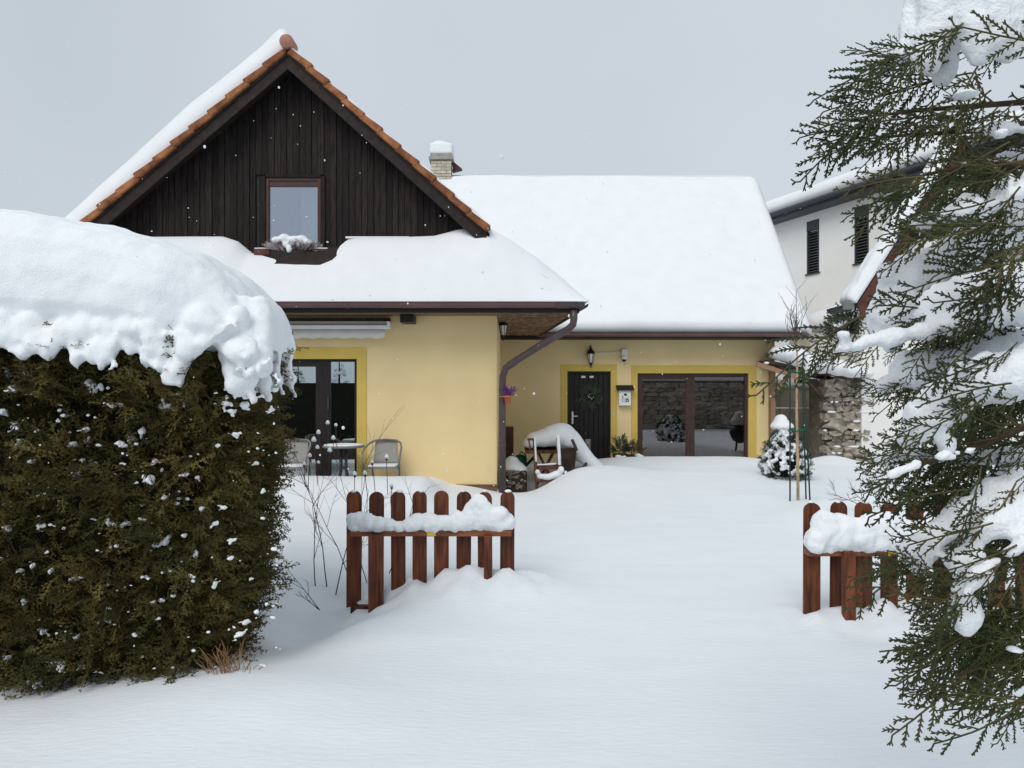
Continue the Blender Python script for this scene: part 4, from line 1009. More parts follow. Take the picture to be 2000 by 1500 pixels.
lobes = [((-60, 640), (-70, 700), 26, 16), ((15, 610), (10, 655), 26, 18), ((30, 640), (45, 690), 16, 14), ((85, 600), (70, 672), 30, 18), ((110, 640), (95, 690), 20, 13), ((150, 620), (150, 700), 26, 13), ((185, 650), (205, 695), 18, 15), ((60, 650), (30, 665), 14, 10),
         ((210, 600), (215, 680), 24, 16), ((235, 610), (225, 660), 18, 11), ((262, 600), (270, 640), 22, 14), ((290, 640), (285, 660), 11, 9),
         ((325, 625), (300, 660), 17, 17), ((300, 660), (285, 700), 17, 11), ((325, 650), (308, 715), 15, 10),
         ((355, 620), (366, 680), 17, 20), ((366, 680), (345, 725), 20, 17), ((345, 720), (325, 742), 17, 9), ((350, 725), (352, 748), 9, 7),
         ((385, 600), (375, 625), 20, 13), ((405, 600), (412, 635), 15, 9), ((440, 590), (450, 640), 20, 14), ((410, 655), (400, 668), 15, 12), ((440, 660), (480, 672), 15, 16), ((430, 672), (460, 690), 12, 12),
         ((478, 600), (478, 690), 26, 22), ((490, 640), (482, 715), 18, 12), ((510, 600), (512, 715), 26, 17), ((535, 610), (540, 735), 24, 14), ((555, 620), (568, 740), 17, 10), ((568, 700), (576, 765), 10, 5), ((470, 700), (466, 722), 8, 6)]
for (ax, ay), (bx_, by), r0, r1 in lobes:
    y0 = LY + (.10 if ax > 540 else 0); s = LY / F
    for q in range(9):
        rr = random.uniform(.18, .5) * r1 * s; b.ell(P(bx_ + random.gauss(0, r1 * .7), by + random.gauss(0, r1 * .7), y0 - .03 + random.uniform(-.02, .05)), (rr, rr, rr * random.uniform(.8, 1.5)), 7, 5)
    if ax < 520: chain(b, [P(ax, ay, y0 + (.22 if ax > 430 else .10)), P(bx_, by, y0 + (.06 if ax > 430 else -.01))], r0 * s, r1 * s * 1.25, 6, 1.0)
    else:
        for yq_ in (4.15, 4.45, 4.75, 5.0):
            dz_ = random.uniform(-10, 10); chain(b, [P(ax - 22 - (5.0 - yq_) * 95, ay + 10, yq_ + .10), P(bx_ - (5.0 - yq_) * 95, by + 8 + dz_, yq_)], r0 * s, r1 * s * 1.7, 5, 1.0)
for ax_, ay_, r_ in ((395, 625, 26), (420, 640, 20), (300, 640, 22), (255, 640, 22), (170, 640, 26), (125, 650, 24), (60, 640, 26), (5, 630, 26), (460, 655, 22), (-40, 640, 26)): b.ell(P(ax_, ay_, LY + (.02 if ax_ < 430 else .12)), (r_ * LY / F * 1.2, .08, r_ * LY / F * 1.3), 10, 8)
for k in range(46):                                # smaller bulges between the big lobes
    px = rng.uniform(-80, 500); py = 662 + 25 * noise.noise((px * .02, 3, 1)) + rng.normal() * 16; rr = rng.uniform(7, 18) * LY / F; b.ell(P(px, py, LY + rng.uniform(-.03, .06)), (rr, rr, rr * rng.uniform(.8, 1.6)), 8, 6)
fused('snow_cap', b, 'snow_fluff', hedge, .016, 3, .05, .2)
# clumps caught on the face
hb = [(181, 758, 13, 18), (322, 795, 20, 12), (218, 790, 11, 6), (464, 768, 14, 13), (478, 790, 12, 9), (440, 788, 12, 8), (452, 803, 10, 6), (535, 762, 6, 6), (256, 729, 6, 7), (30, 835, 9, 10), (52, 730, 8, 6), (15, 728, 8, 8), (25, 760, 9, 7), (8, 805, 9, 10), (42, 862, 11, 9), (142, 866, 11, 6), (172, 861, 8, 8), (170, 838, 10, 6), (235, 866, 9, 7), (257, 858, 6, 6), (278, 843, 7, 10), (260, 815, 6, 5), (295, 936, 11, 13), (305, 900, 6, 5), (322, 972, 9, 7), (358, 928, 9, 4), (386, 932, 5, 5), (145, 928, 13, 8), (62, 902, 10, 5), (98, 955, 5, 4), (247, 1022, 13, 5), (280, 1016, 11, 4), (315, 1000, 9, 4), (212, 1018, 7, 7), (395, 993, 8, 6), (422, 1022, 6, 6), (436, 992, 6, 4), (322, 1058, 13, 10), (302, 1066, 6, 7), (382, 1082, 7, 7), (452, 1055, 6, 5), (450, 1090, 8, 5), (15, 1030, 6, 9), (80, 1027, 8, 5), (146, 1132, 9, 6), (64, 1105, 5, 6), (38, 1115, 7, 5), (210, 1212, 10, 5), (48, 1172, 8, 6), (105, 1297, 13, 8), (120, 1300, 10, 8), (160, 1303, 12, 5), (70, 1338, 7, 7), (15, 1285, 10, 6), (12, 985, 7, 5), (460, 850, 7, 5), (150, 1245, 6, 5), (420, 1140, 5, 6), (490, 1130, 5, 5), (360, 1045, 5, 4), (100, 1115, 6, 5), (500, 905, 7, 5), (515, 960, 6, 4), (530, 800, 7, 5), (480, 1215, 12, 7), (470, 1238, 10, 6), (300, 1175, 5, 4), (85, 1235, 8, 6)]
b = MB(); hy = HY0 - .09; s = hy / F
for px, py, rx, rz in hb:
    c = P(px, py, hy + random.uniform(-.02, .05) + (.12 if px > 470 else 0))
    b.ell(c, (rx * s * .75, .03, rz * s * .7), 8, 6)
    for q in range(6): b.ell(c + np.array((random.gauss(0, .75) * rx * s, random.uniform(-.02, .03), random.gauss(-.2, .75) * rz * s)), (rx * s * random.uniform(.15, .5), .02, rz * s * random.uniform(.12, .45)), 8, 6)
for k in range(170):
    c = P(rng.uniform(-20, 540), rng.uniform(720, 1330), hy + rng.uniform(-.03, .05)); r_ = rng.uniform(.004, .012); d_ = rng.normal() * .02
    b.ell(c, (r_ * 1.6, r_, r_), 6, 5); b.ell(c + np.array((d_, 0, -.3 * abs(d_))), (r_ * 1.3, r_, r_ * .7), 6, 5)
fused('snow_clumps', b, 'snow_fluff', hedge, .0075, 1, .022, .03)

# dry stalks by the hedge foot
def stalks(name, label, cat, c, n, h, spread, m, lean=(0, 0), heads=False, r=.003):
    t = thing(name, c, label, cat); b = MB(); c = np.array(c, float)
    for k in range(n):
        p = c + np.array((rng.normal() * spread, rng.normal() * spread * .6, 0)); hh = h * rng.uniform(.4, 1.1); q = [p]
        d = np.array((lean[0] + rng.normal() * .35, lean[1] + rng.normal() * .3, 1.0))
        for i in range(1, 5): q.append(q[-1] + d / np.linalg.norm(d) * hh / 4); d = d + np.array((rng.normal() * .25, rng.normal() * .2, -.12))
        b.tube(q, [r, r, r * .8, r * .6, r * .4], 4)
    b.build('stalks', m, t)
    return t
stalks('dry_grass_tuft', 'russet dry grass tuft at the foot of the hedge end', 'grass tuft', (X(450, 4.22), 4.22, gz(X(450, 4.22), 4.22) - .06), 60, .24, .07, 'dry_grass', (.05, 0), r=.0028)

# ------------------------------------------------------------------ twiggy shrubs behind the left fence
def twiggy(b, p, d, L, r, depth, gen):
    q = [np.array(p, float)]; d = np.array(d, float) / np.linalg.norm(d); n = 5; kids = []
    for i in range(n):
        d = d + rng.normal(size=3) * np.array((.07, .07, .03)); d /= np.linalg.norm(d); q.append(q[-1] + d * L / n)
        if depth > 0 and i >= 1:
            for _ in range(gen):
                e = d + rdir() * .75 + np.array((0, 0, .1)); kids.append((q[-1].copy(), e, L * rng.uniform(.3, .55), r * .55))
    b.tube(q, [r * (1 - .6 * i / n) for i in range(n + 1)], 5)
    for k in kids: twiggy(b, *k, depth - 1, gen)
def shrub(name, label, roots, seed, L, gen=1, heads=None, r=.006, m='twig'):
    global rng
    rng = np.random.default_rng(seed); y0 = roots[0][2]; c = P(roots[0][0], roots[0][1], y0)
    t = thing(name, c, label, 'shrub')
    for px, py, Y, tx_, ty_ in roots:
        a = P(px, py, Y); e = P(tx_, ty_, Y + rng.uniform(-.15, .15)); b = MB(); twiggy(b, a, e - a, np.linalg.norm(e - a), r, 2, gen); b.build('stem', m, t)
    if heads:
        for px, py, rr in heads:
            c = P(px, py, y0); MB().ell(c, (.012, .012, .014), 8, 6).build('seed_head', 'twig', t, True)
            MB().lathe(c + np.array((0, 0, .006)), [(.012 * rr, 0), (.018 * rr, .008), (.017 * rr, .018), (.009 * rr, .032 * rr), (.002, .036 * rr)], 8).build('head_snow', 'snow_fluff', t, True)
            bb = MB(); q = c + np.array((rng.uniform(-.03, .03), 0.01, -rng.uniform(.18, .34))); bb.tube([c, (c + q) / 2 + np.array((rng.normal() * .01, 0, 0)), q], .003, 4); bb.build('flower_stalk', 'twig', t)
    return t
shrub('bare_shrub', 'bare grey-brown twiggy shrub rising from the snow between hedge and fence', [(618, 1165, 6.35, 596, 990), (640, 1160, 6.4, 617, 935), (655, 1165, 6.3, 690, 1010)], 31, .9, 1)
shrub('seed_head_stalks', 'dry flower stalks with snow-capped seed heads behind the picket fence',
      [(700, 1160, 6.35, 735, 925), (690, 1150, 6.4, 645, 930), (720, 1150, 6.4, 640, 950), (760, 1120, 6.4, 815, 985)], 33, 1.2, 1,
      [(640, 830, 1), (656, 834, .8), (622, 849, 1.1), (613, 864, 1.3), (651, 860, 1.1), (620, 878, 1), (644, 884, 1.2), (605, 894, 1), (622, 907, .8), (594, 910, .9), (693, 930, 1.1), (713, 929, 1.1), (755, 897, 1.1), (727, 906, .7), (765, 953, 1)], .0045)
shrub('fallen_twigs', 'low forked twigs poking out of the snow by the hedge end', [(625, 1192, 5.6, 565, 1130), (622, 1190, 5.6, 590, 1165)], 35, .4, 1, None, .004)
shrub('bare_shrub', 'fine bare twigs poking out of the snow mound behind the right fence', [(1700, 992, 8.4, 1660, 955), (1715, 992, 8.4, 1700, 950), (1735, 990, 8.4, 1760, 955), (1690, 990, 8.4, 1635, 965)], 36, .5, 2, None, .005)

# ------------------------------------------------------------------ staked sapling, snowy dwarf conifer, grill
SY = 10.0
sap = thing('young_tree', (X(1557, SY), SY, gz(X(1557, SY), SY)), 'slim staked young tree with pale bark and bare upright twigs', 'tree')
MB().tube([P(1559, 1000, SY), P(1558, 900, SY), P(1556, 800, SY), P(1557, 700, SY), P(1555, 640, SY)], [.022, .021, .019, .015, .009], 8).build('trunk', 'bark_pale', sap, True)
rng = np.random.default_rng(44)
for k in range(11):
    b = MB(); py = rng.uniform(640, 700); a = P(1556, py, SY); e = np.array((rng.normal() * .22, rng.normal() * .25, 1.0)); twiggy(b, a, e, rng.uniform(.35, .6), .006, 1, 1); b.build('branch', 'twig', sap)
for k, (px, p2, Y) in enumerate(((1543, 1543, 9.95), (1567, 1575, 10.2), (1570, 1583, 9.9))):
    s_ = MB().tube([P(px, 705 + 8 * k, Y), P(p2, 1000, Y)], .011, 7).build('tree_stake', 'stake_green', None, True)
    setp(s_, ['dark green plant stake upright on the house side of the sapling', 'leaning dark green stake tied close behind the sapling', 'outermost leaning green stake beside the sapling'][k], 'stake', 'stakes round the young tree')
for py in (724, 838):
    MB().tube([P(1541, py + 2, 9.93), P(1557, py + 4, 9.95), P(1572, py, 9.88), P(1570, py - 2, 10.22), P(1543, py, 10.0), P(1541, py + 2, 9.93)], .012, 5).build('tie', 'plastic_green', sap)

DY = 12.2; dc = np.array((X(1534, DY), DY, gz(X(1534, DY), DY) - .05))
con = thing('dwarf_conifer', dc, 'rounded dwarf conifer plastered with clinging snow beside the staked tree', 'shrub')
fl = Foliage(); tc_ = spray(51, .15, .02, .010, True, seg_flat, .1, 40); b = MB()
def crad(h): h = h / .82; return .32 * (1 - (h / .98) ** 2.2) ** .6 * (.85 + .3 * min(1, h * 4)) if h < .97 else .05
for k in range(900):
    h = rng.uniform(.02, .78); a = rng.uniform(0, 6.283); rr = crad(h) * rng.uniform(.72, 1.02); p = dc + np.array((rr * math.cos(a), rr * math.sin(a), h))
    d = np.array((math.cos(a), math.sin(a), rng.uniform(-.3, .9))) + .4 * rdir(); fl.add(tc_, p, d, rdir(), rng.uniform(.6, 1.0), rng.uniform(0, .6))
for k in range(520):
    h = rng.uniform(.08, .79); a = rng.uniform(0, 6.283); rr = crad(h) * rng.uniform(.95, 1.12); p = dc + np.array((rr * math.cos(a), rr * math.sin(a), h + .03))
    s_ = rng.uniform(.02, .045); b.ell(p, (s_ * 1.1, s_ * 1.1, s_ * .75), 8, 6)
for h in np.arange(.66, .84, .05): b.ell(dc + np.array((rng.normal() * .04, rng.normal() * .04, h)), (.08, .08, .05))
fl.build('crown', 'leaf_dark', con); fused('snow_clumps', b, 'snow_fluff', con, .017, 2, .02, .05)
MB().tube([dc + np.array((0, 0, -.1)), dc + np.array((0, 0, .6))], [.04, .02], 8).build('trunk', 'bark', con)
MB().ell(dc + np.array((0, 0, .36)), (.2, .2, .34)).build('dark_core', 'hedge_core', con, True)  # solid dark filling, in the same shade colour as the hedge core

KY = 15.2; kc = P(1527, 860, KY)
kg = thing('kettle_grill', (kc[0], KY, .1), 'black kettle grill with a pointed cap of snow behind the dwarf conifer', 'grill')
MB().lathe(kc, [(.05, -.25), (.18, -.18), (.25, -.02), (.255, 0)], 20).build('bowl', 'black', kg, True)
MB().lathe(kc, [(.26, .004), (.25, .06), (.20, .17), (.08, .25), (.01, .26)], 20).build('lid', 'black', kg, True)
for k in range(3):
    a = k * 2.09 + .4; MB().tube([kc + np.array((.15 * math.cos(a), .15 * math.sin(a), -.2)), kc + np.array((.28 * math.cos(a), .28 * math.sin(a), -.8))], .014, 6).build('leg', 'dark_metal', kg)
b = MB(); b.ell(kc + np.array((0, 0, .30)), (.25, .25, .12)); b.ell(kc + np.array((-.02, 0, .40)), (.15, .17, .16)); fused('snow_cap', b, 'snow', kg, .03, 5, .02)

# ------------------------------------------------------------------ passage canopy, panels, stone wall
CYf = 15.75
can = thing('passage_canopy', (X(1510, CYf), CYf, 0), 'small timber canopy roof over the side passage piled with snow', 'canopy')
MB().box(X(1503, 16.3), X(1512, 16.3), 16.2, 16.38, -.2, Z(712, 16.3)).build('post', 'tan_wood', can, bevel=.01)
fix_normals(MB().prism([P(1478, 706, CYf), P(1579, 738, CYf), P(1579, 746, CYf), P(1478, 716, CYf)], (0, .05, 0)).build('fascia', 'tan_wood', can, bevel=.005))
fix_normals(MB().prism([P(1500, 703, CYf + .06), P(1690, 742, CYf + .06), P(1690, 746, CYf + .06), P(1500, 709, CYf + .06)], (0, 1.3, 0)).build('roof_board', 'dark_brown', can))
MB().bar(P(1511, 768, 16.1), P(1541, 733, 15.9), .07, .09, (0, 1, 0)).build('brace', 'tan_wood', can, bevel=.006)
MB().bar(P(1576, 744, 15.9), P(1607, 778, 16.1), .07, .09, (0, 1, 0)).build('brace', 'dark_brown', can, bevel=.006)
MB().box(X(1572, 15.9), X(1598, 15.9), 15.9, 16.5, Z(748, 15.9), Z(740, 15.9)).build('beam_end', 'black', can)
b = MB()
for px, py, rx, rz in ((1518, 690, .17, .16), (1535, 690, .22, .20), (1555, 698, .24, .22), (1580, 706, .26, .22), (1606, 712, .26, .22), (1632, 718, .26, .20), (1660, 724, .26, .18), (1685, 730, .2, .12), (1575, 722, .15, .15)):
    for y_ in (CYf + .15, CYf + .6, CYf + 1.0): b.ell(P(px, py, y_), (rx, .35, rz))
fused('snow_load', b, 'snow', can, .035, 6, .04, .25)
MB().ell(P(1497, 709, CYf + .02), (.06, .05, .03)).build('snow_lump', 'snow', can, True)
b = MB().tube([P(1527, 752, 16.9), P(1527.5, 768, 16.9), P(1528, 782, 16.9)], [.012, .007, .002], 6); 
# panels
FY = 18.2
fp = thing('concrete_panel_fence', (X(1560, FY), FY, -.2), 'weathered beige concrete panel fence closing the side passage', 'fence')
for i, (a_, c_) in enumerate(((1475, 1523), (1524, 1592), (1604, 1670))):
    for z0, z1 in ((928, 880), (879, 797), (796, 757)):
        MB().box(X(a_, FY), X(c_, FY), FY, FY + .05, Z(z0, FY), Z(z1, FY) - .006).build('panel', 'concrete_panel', fp, bevel=.006)
for a_ in (1593,): MB().box(X(a_, FY), X(a_ + 10.5, FY), FY - .05, FY + .08, -.4, Z(752, FY)).build('post', 'concrete_panel', fp, bevel=.01)
b = MB().box(X(1470, FY), X(1680, FY), FY - .06, FY + .12, Z(757, FY), Z(754, FY))
for px in range(1475, 1680, 9): b.ell(P(px, 750, FY), (.12, .14, .12))
fused('snow_cap', b, 'snow', fp, .04, 4, .03)
MB().box(X(1560, FY), X(1612, FY), FY - .3, FY - .08, -.5, Z(893, FY)).build('concrete_kerb', 'concrete', fp, bevel=.02)
# stone wall
SWY = 16.25; sx0, sx1 = X(1608, SWY), X(1692, SWY)
sw = thing('rubble_stone_wall', ((sx0 + sx1) / 2, SWY, -.3), 'rough rubble stone wall end dusted with snow beside the white outbuilding', 'wall')
MB().box(sx0 + .05, sx1 + .4, SWY + .03, SWY + .9, -.5, Z(742, SWY)).build('core', 'mortar', sw)
st = []
for k in range(9):
    bm = bmesh.new(); bmesh.ops.create_cube(bm, size=1); bmesh.ops.subdivide_edges(bm, edges=bm.edges[:], cuts=1, use_grid_fill=True)
    rr = random.Random(k)
    for v in bm.verts:
        v.co = v.co * (1 - .16 * (v.co.length_squared - .25)); v.co += Vector([rr.uniform(-.15, .15) for _ in range(3)])
    me = bpy.data.meshes.new('stone'); bm.to_mesh(me); bm.free(); me.materials.append(M('stone')); st.append(me)
rng = np.random.default_rng(61)
z = -.35; row = 0; snowb = MB()
while z < Z(745, SWY):
    h = float(rng.choice([.07, .10, .14, .20])); x = sx0 + rng.uniform(-.05, .05)
    while x < sx1:
        w = h * rng.uniform(.9, 2.6); w = min(w, .40)
        o = link('stone', st[rng.integers(9)], sw, np.array((x + w / 2, SWY + rng.uniform(-.03, .04), z + h / 2)) - OFF[sw], (rng.normal() * .08, rng.normal() * .16, rng.choice([0, math.pi])))
        o.scale = (w * rng.uniform(.9, 1.1), rng.uniform(.2, .34), h * rng.uniform(.85, 1.2))
        if rng.random() < .42: snowb.ell((x + w * rng.uniform(.3, .7), SWY - .12, z + h + .0), (w * rng.uniform(.2, .42), .055, .028), 8, 6)
        x += w + .012
    z += h + .008; row += 1
o = snowb.build('ledge_snow', 'snow_fluff', sw, True); setp(o, kind='stuff')
# ------------------------------------------------------------------ white outbuilding
OY = 16.1; ox0 = X(1683, OY)
ob = thing('white_outbuilding', (10.0, OY, 0), 'white rendered outbuilding with steep dark red verge board and snowy roof behind the cypress', 'building')
ea = P(1672, 598, OY); ap = P(1868, 275, OY)
sl = (ap[2] - ea[2]) / (ap[0] - ea[0])
pts = [(ox0, OY, Z(884, OY)), (14.2, OY, Z(884, OY)), (14.2, OY, ea[2] + .2), (ap[0], OY, ap[2] - .25), (ox0, OY, ea[2] - .1 + sl * (ox0 - ea[0]) - .25)]
fix_normals(MB().prism(pts, (0, .12, 0)).build('gable_wall', 'white_wall', ob))
MB().box(ox0, ox0 + .1, OY + .121, OY + .5, .2, ea[2] - .6).build('side_wall', 'white_wall', ob)
MB().box(ox0 + .03, 14.2, OY + .05, OY + .3, -.5, Z(884, OY) - .002).build('base', 'mortar', ob)
dv = np.array((0, 0, -.40))
fix_normals(MB().prism([ea - (.12, .32, 0), ap - (0, .32, 0), ap - (0, .32, 0) + dv, ea - (.0, .32, 0) + dv * .9], (0, .05, 0)).build('verge_board', 'red_brown', ob, bevel=.006))
for s in (1,):
    fix_normals(MB().prism([ea - (.15, .3, -.02), ap - (0, .3, -.02), ap - (0, .3, .1), ea - (.15, .3, .1)], (0, .7, 0)).build('roof', 'barge_wood', ob))
xr_ = 2 * ap[0] - ea[0]
fix_normals(MB().prism([ap - (0, .3, -.02), (xr_, OY - .3, ea[2]), (xr_, OY - .3, ea[2] - .12), ap - (0, .3, .1)], (0, .7, 0)).build('roof', 'barge_wood', ob))
def ob_snow(u, v):
    p = ea + (ap - ea) * u - np.array((.15 * (1 - u), .34, -.03)); t = (.25 + .06 * fbm(u * 9, v * 2, 3)) * edge(u + .03, .08) * edge(v + .01, .2) * edge(1 - v + .01, .2)
    return p + np.array((0, .62 * v, 0)), (-.7 * t, 0, .5 * t)
snow_sheet('roof_snow', ob_snow, 60, 24, 'snow', ob)
half_gutter('gutter', P(1655, 596, OY - .34), P(1655, 596, OY - .34) + np.array((0, .8, 0)), .11, ob, m='anthracite')
MB().box(X(1646, OY - .34), X(1668, OY - .34), OY - .36, OY - .342, Z(605, OY - .3), Z(595, OY - .3)).build('gutter_end', 'grey_metal', ob)
MB().tube([P(1752, 560, OY - .2), P(1757, 470, OY - .36), P(1762, 440, OY - .36)], .02, 6).build('cable', 'dark_metal', ob)

# ------------------------------------------------------------------ neighbour's white house
def NP(px, py):                                     # a point of its long wall seen at that pixel
    k = (px - 1000) / F; t = (9.27 - 22 * k) / (k + .389); Y = 22 + t; return np.array((9.27 - .389 * t, Y, Z(py, Y)))
nb = thing('neighbour_house', NP(1590, 770) * np.array((1, 1, 0)), 'white two-storey neighbouring house with slim blinds-covered windows and grey eaves', 'house')
dirw = np.array((-.389, 1, 0)) / math.hypot(.389, 1); nout = np.array((-dirw[1], dirw[0], 0)); nout = nout if nout[1] < 0 else -nout
nout = np.array((-1, -.389, 0)) / math.hypot(1, .389)
o0 = NP(1590, 770); o0[2] = 0
def W(s, z, d=0.0): return o0 + dirw * s + nout * d + np.array((0, 0, z))
def s_of(px): return float(np.dot(NP(px, 770) - o0, dirw))
EZn = NP(1590, 414)[2]
wins = []
for p0, p1, pt, pb in ((1576, 1600, 434, 536), (1669, 1697, 406, 516), (1744, 1772, 384, 500)):
    s1, s0 = s_of(p0), s_of(p1); wins.append((s0, s1, NP(p0, pb)[2], NP(p0, pt)[2]))
cs = sorted({-9., 9., *[w[0] for w in wins], *[w[1] for w in wins]}); czs = sorted({0., EZn + .1, *[w[2] for w in wins], *[w[3] for w in wins]})
b = MB()
for i in range(len(cs) - 1):
    for j in range(len(czs) - 1):
        m1, m2 = (cs[i] + cs[i + 1]) / 2, (czs[j] + czs[j + 1]) / 2
        if any(w[0] < m1 < w[1] and w[2] < m2 < w[3] for w in wins): continue
        b.add([W(cs[i], czs[j]), W(cs[i + 1], czs[j]), W(cs[i + 1], czs[j + 1]), W(cs[i], czs[j + 1])], [(0, 1, 2, 3)])
for w in wins:
    q = [(w[0], w[2]), (w[1], w[2]), (w[1], w[3]), (w[0], w[3])]
    for k in range(4): b.add([W(*q[k]), W(*q[(k + 1) % 4]), W(*q[(k + 1) % 4], -.15), W(*q[k], -.15)], [(0, 1, 2, 3)])
b.build('wall', 'white_wall_far', nb)
def obox(s0, s1, z0, z1, d0, d1):
    b = MB(); b.add([W(s0, z0, d0), W(s1, z0, d0), W(s1, z0, d1), W(s0, z0, d1), W(s0, z1, d0), W(s1, z1, d0), W(s1, z1, d1), W(s0, z1, d1)],
                    [(0, 3, 2, 1), (4, 5, 6, 7), (0, 1, 5, 4), (1, 2, 6, 5), (2, 3, 7, 6), (3, 0, 4, 7)]); return b
for w in wins:
    wo = fix_normals(obox(w[0], w[1], w[3] - .3, w[3], -.1, .012).build('window', 'anthracite', nb))
    fix_normals(obox(w[0], w[1], w[2], w[3] - .3, -.14, -.12).build('pane', 'black', wo))
    b = MB()
    for s0, s1 in ((w[0], w[0] + .05), (w[1] - .05, w[1])): bb = obox(s0, s1, w[2], w[3] - .3, -.12, .005); b.add(bb.v, bb.f)
    fix_normals(b.build('guide_rail', 'anthracite', wo)); fix_normals(obox(w[0] - .04, w[1] + .04, w[2] - .04, w[2], -.1, .05).build('sill', 'anthracite', wo))
    z = w[2] + .05
    while z < w[3] - .33:
        b = MB(); b.add([W(w[0] + .05, z, -.02), W(w[1] - .05, z, -.02), W(w[1] - .05, z + .035, -.09), W(w[0] + .05, z + .035, -.09)], [(0, 1, 2, 3)])
        o = b.build('blind_slat', 'grey_metal', wo); sm = o.modifiers.new('s', 'SOLIDIFY'); sm.thickness = .006; z += .085
fix_normals(obox(-9.3, 9.3, EZn - .02, EZn + .16, .0, .5).build('eave_board', 'anthracite', nb))
b = MB(); b.tube([W(-9.3, EZn + .14, .56), W(9.3, EZn + .14, .56)], .085, 10); b.build('gutter', 'anthracite', nb, True)
def nb_snow(u, v):
    s = -9.4 + 18.8 * u; d = .6 - 5.5 * v; t = (.42 + .05 * fbm(s * .4, d, 6)) * edge(v + .015, .05)
    return W(s, EZn + .20 + .35 * (.6 - d) , d), (0, 0, t)
snow_sheet('roof_snow', nb_snow, 60, 20, 'snow', nb)
b = MB(); b.add([W(-9.3, EZn + .15, .5), W(9.3, EZn + .15, .5), W(9.3, EZn + 2.1, -5), W(-9.3, EZn + 2.1, -5)], [(0, 1, 2, 3)]); b.build('roof', 'anthracite', nb)
# low snowy roof and evergreen beyond the wing
ls = thing('garden_shed', (X(1620, 19.5), 19.5, 0), 'low pale shed with rounded snow on its roof beyond the wing corner', 'shed')
MB().box(X(1583, 19.5), X(1680, 19.5), 19.5, 21, 0, Z(640, 19.5)).build('wall', 'white_wall_far', ls); MB().box(X(1578, 19.4), X(1682, 19.4), 19.35, 21.1, Z(640, 19.4), Z(636, 19.4)).build('roof', 'awning_white', ls)
b = MB()
for k in range(9): b.ell((X(1590 + k * 12, 19.6), 19.8, Z(634 - k * 3.2, 19.6)), (.3, .5, .30 + .02 * k)); b.box(X(1586 + k * 10, 19.6), X(1602 + k * 10, 19.6), 19.4, 21, Z(637, 19.4), Z(630 - k * 2, 19.6))
fused('roof_snow', b, 'snow', ls, .05, 6, .03, .3)
iv = leafy('evergreen_bush', P(1652, 668, 17.6), .42, .75, 420, 'leaf_dark', 'dark evergreen bush rising beside the white outbuilding gutter', 'bush', tl, 1.6, None, ((-.25, .35, .16), (-.1, .45, .12)))

# ------------------------------------------------------------------ cypress in the foreground
TX, TY = 2.35, 2.3
tree = thing('snowy_cypress', (TX, TY, -.1), 'dark green cypress with drooping sprays and heavy snow clumps beside the right fence', 'tree')
MB().tube([(TX, TY, -.2), (TX + .03, TY, .8), (TX - .02, TY + .02, 1.8), (TX, TY, 3.6)], [.10, .09, .075, .04], 12).build('trunk', 'bark', tree, True)
rng = np.random.default_rng(77)
def frond(seed, L, w):
    """flat drooping cypress frond: alternate side shoots, each feathered with short scale-leaf twigs"""
    r = random.Random(seed); V, Fc, T = [], [], []
    def put(a, b, r0, r1, t):
        v, f = seg_prism(a, b, r0, r1, np.array((r.uniform(-.2, .2), r.uniform(-.2, .2), 1.0))); k = len(V)
        V.extend(v); T.extend([t] * len(v)); Fc.extend([tuple(i + k for i in q) for q in f])
    n = int(L / .019); bend = r.uniform(-.35, .35); axis_ = [np.zeros(3)]; a = 0.0
    for i in range(n):
        a += bend / n + r.uniform(-.05, .05); t = i / n
        axis_.append(axis_[-1] + L / n * np.array((math.cos(a), math.sin(a), -.35 * t)))
    for i in range(n): put(axis_[i], axis_[i + 1], w * (1.05 - .3 * i / n), w * (1.05 - .3 * (i + 1) / n), .9 * (1 - i / n) ** 1.5)
    for i in range(1, n + 1):
        t = i / n; sd = 1 if i % 2 else -1
        if r.random() < .10: continue
        l = L * .42 * (1 - t) ** .7 * min(1, .25 + t * 2.2) * r.uniform(.55, 1.2) + .014
        d0 = axis_[i] - axis_[i - 1]; b0 = math.atan2(d0[1], d0[0]) + sd * R(r.uniform(32, 50)); m_ = max(1, int(l / .0105)); p = axis_[i]; curl = -sd * r.uniform(.1, .5)
        for k in range(m_):
            b = b0 + curl * k / m_; q = p + l / m_ * np.array((math.cos(b), math.sin(b), r.uniform(-.35, .05)))
            put(p, q, w * .85, w * .8, .25 * (1 - k / m_))
            for s2 in (1, -1):
                if r.random() < .88:
                    bb = b + s2 * R(r.uniform(28, 44)); ls = r.uniform(.008, .0155) * (1 - .35 * k / m_)
                    put(q, q + ls * np.array((math.cos(bb), math.sin(bb), r.uniform(-.35, .1))), w * .72, w * .66, 0.0)
            p = q
        put(p, p + .010 * np.array((math.cos(b0 + curl), math.sin(b0 + curl), -.1)), w * .85, w * .5, 0)
    return np.array(V), np.array(Fc, np.int64), np.array(T)
fr = [frond(300 + k, rng.uniform(.15, .24), .0029) for k in range(12)]
fr_long = [frond(330 + k, rng.uniform(.26, .34), .0028) for k in range(6)]
fl = Foliage(); b = MB()
def put_frond(p, ang_deg, sc, tm_=None, face=1.0):
    a = R(ang_deg); d = np.array((math.cos(a), rng.normal() * .22, math.sin(a)))      # math angle in the picture plane, 180 = left
    nrm = np.array((rng.normal() * .4, -face, rng.normal() * .45 + .35))
    fl.add(tm_ if tm_ is not None else fr[rng.integers(len(fr))], p, d, nrm, sc, float(np.clip(rng.normal() * .15 + .12, 0, .6)))
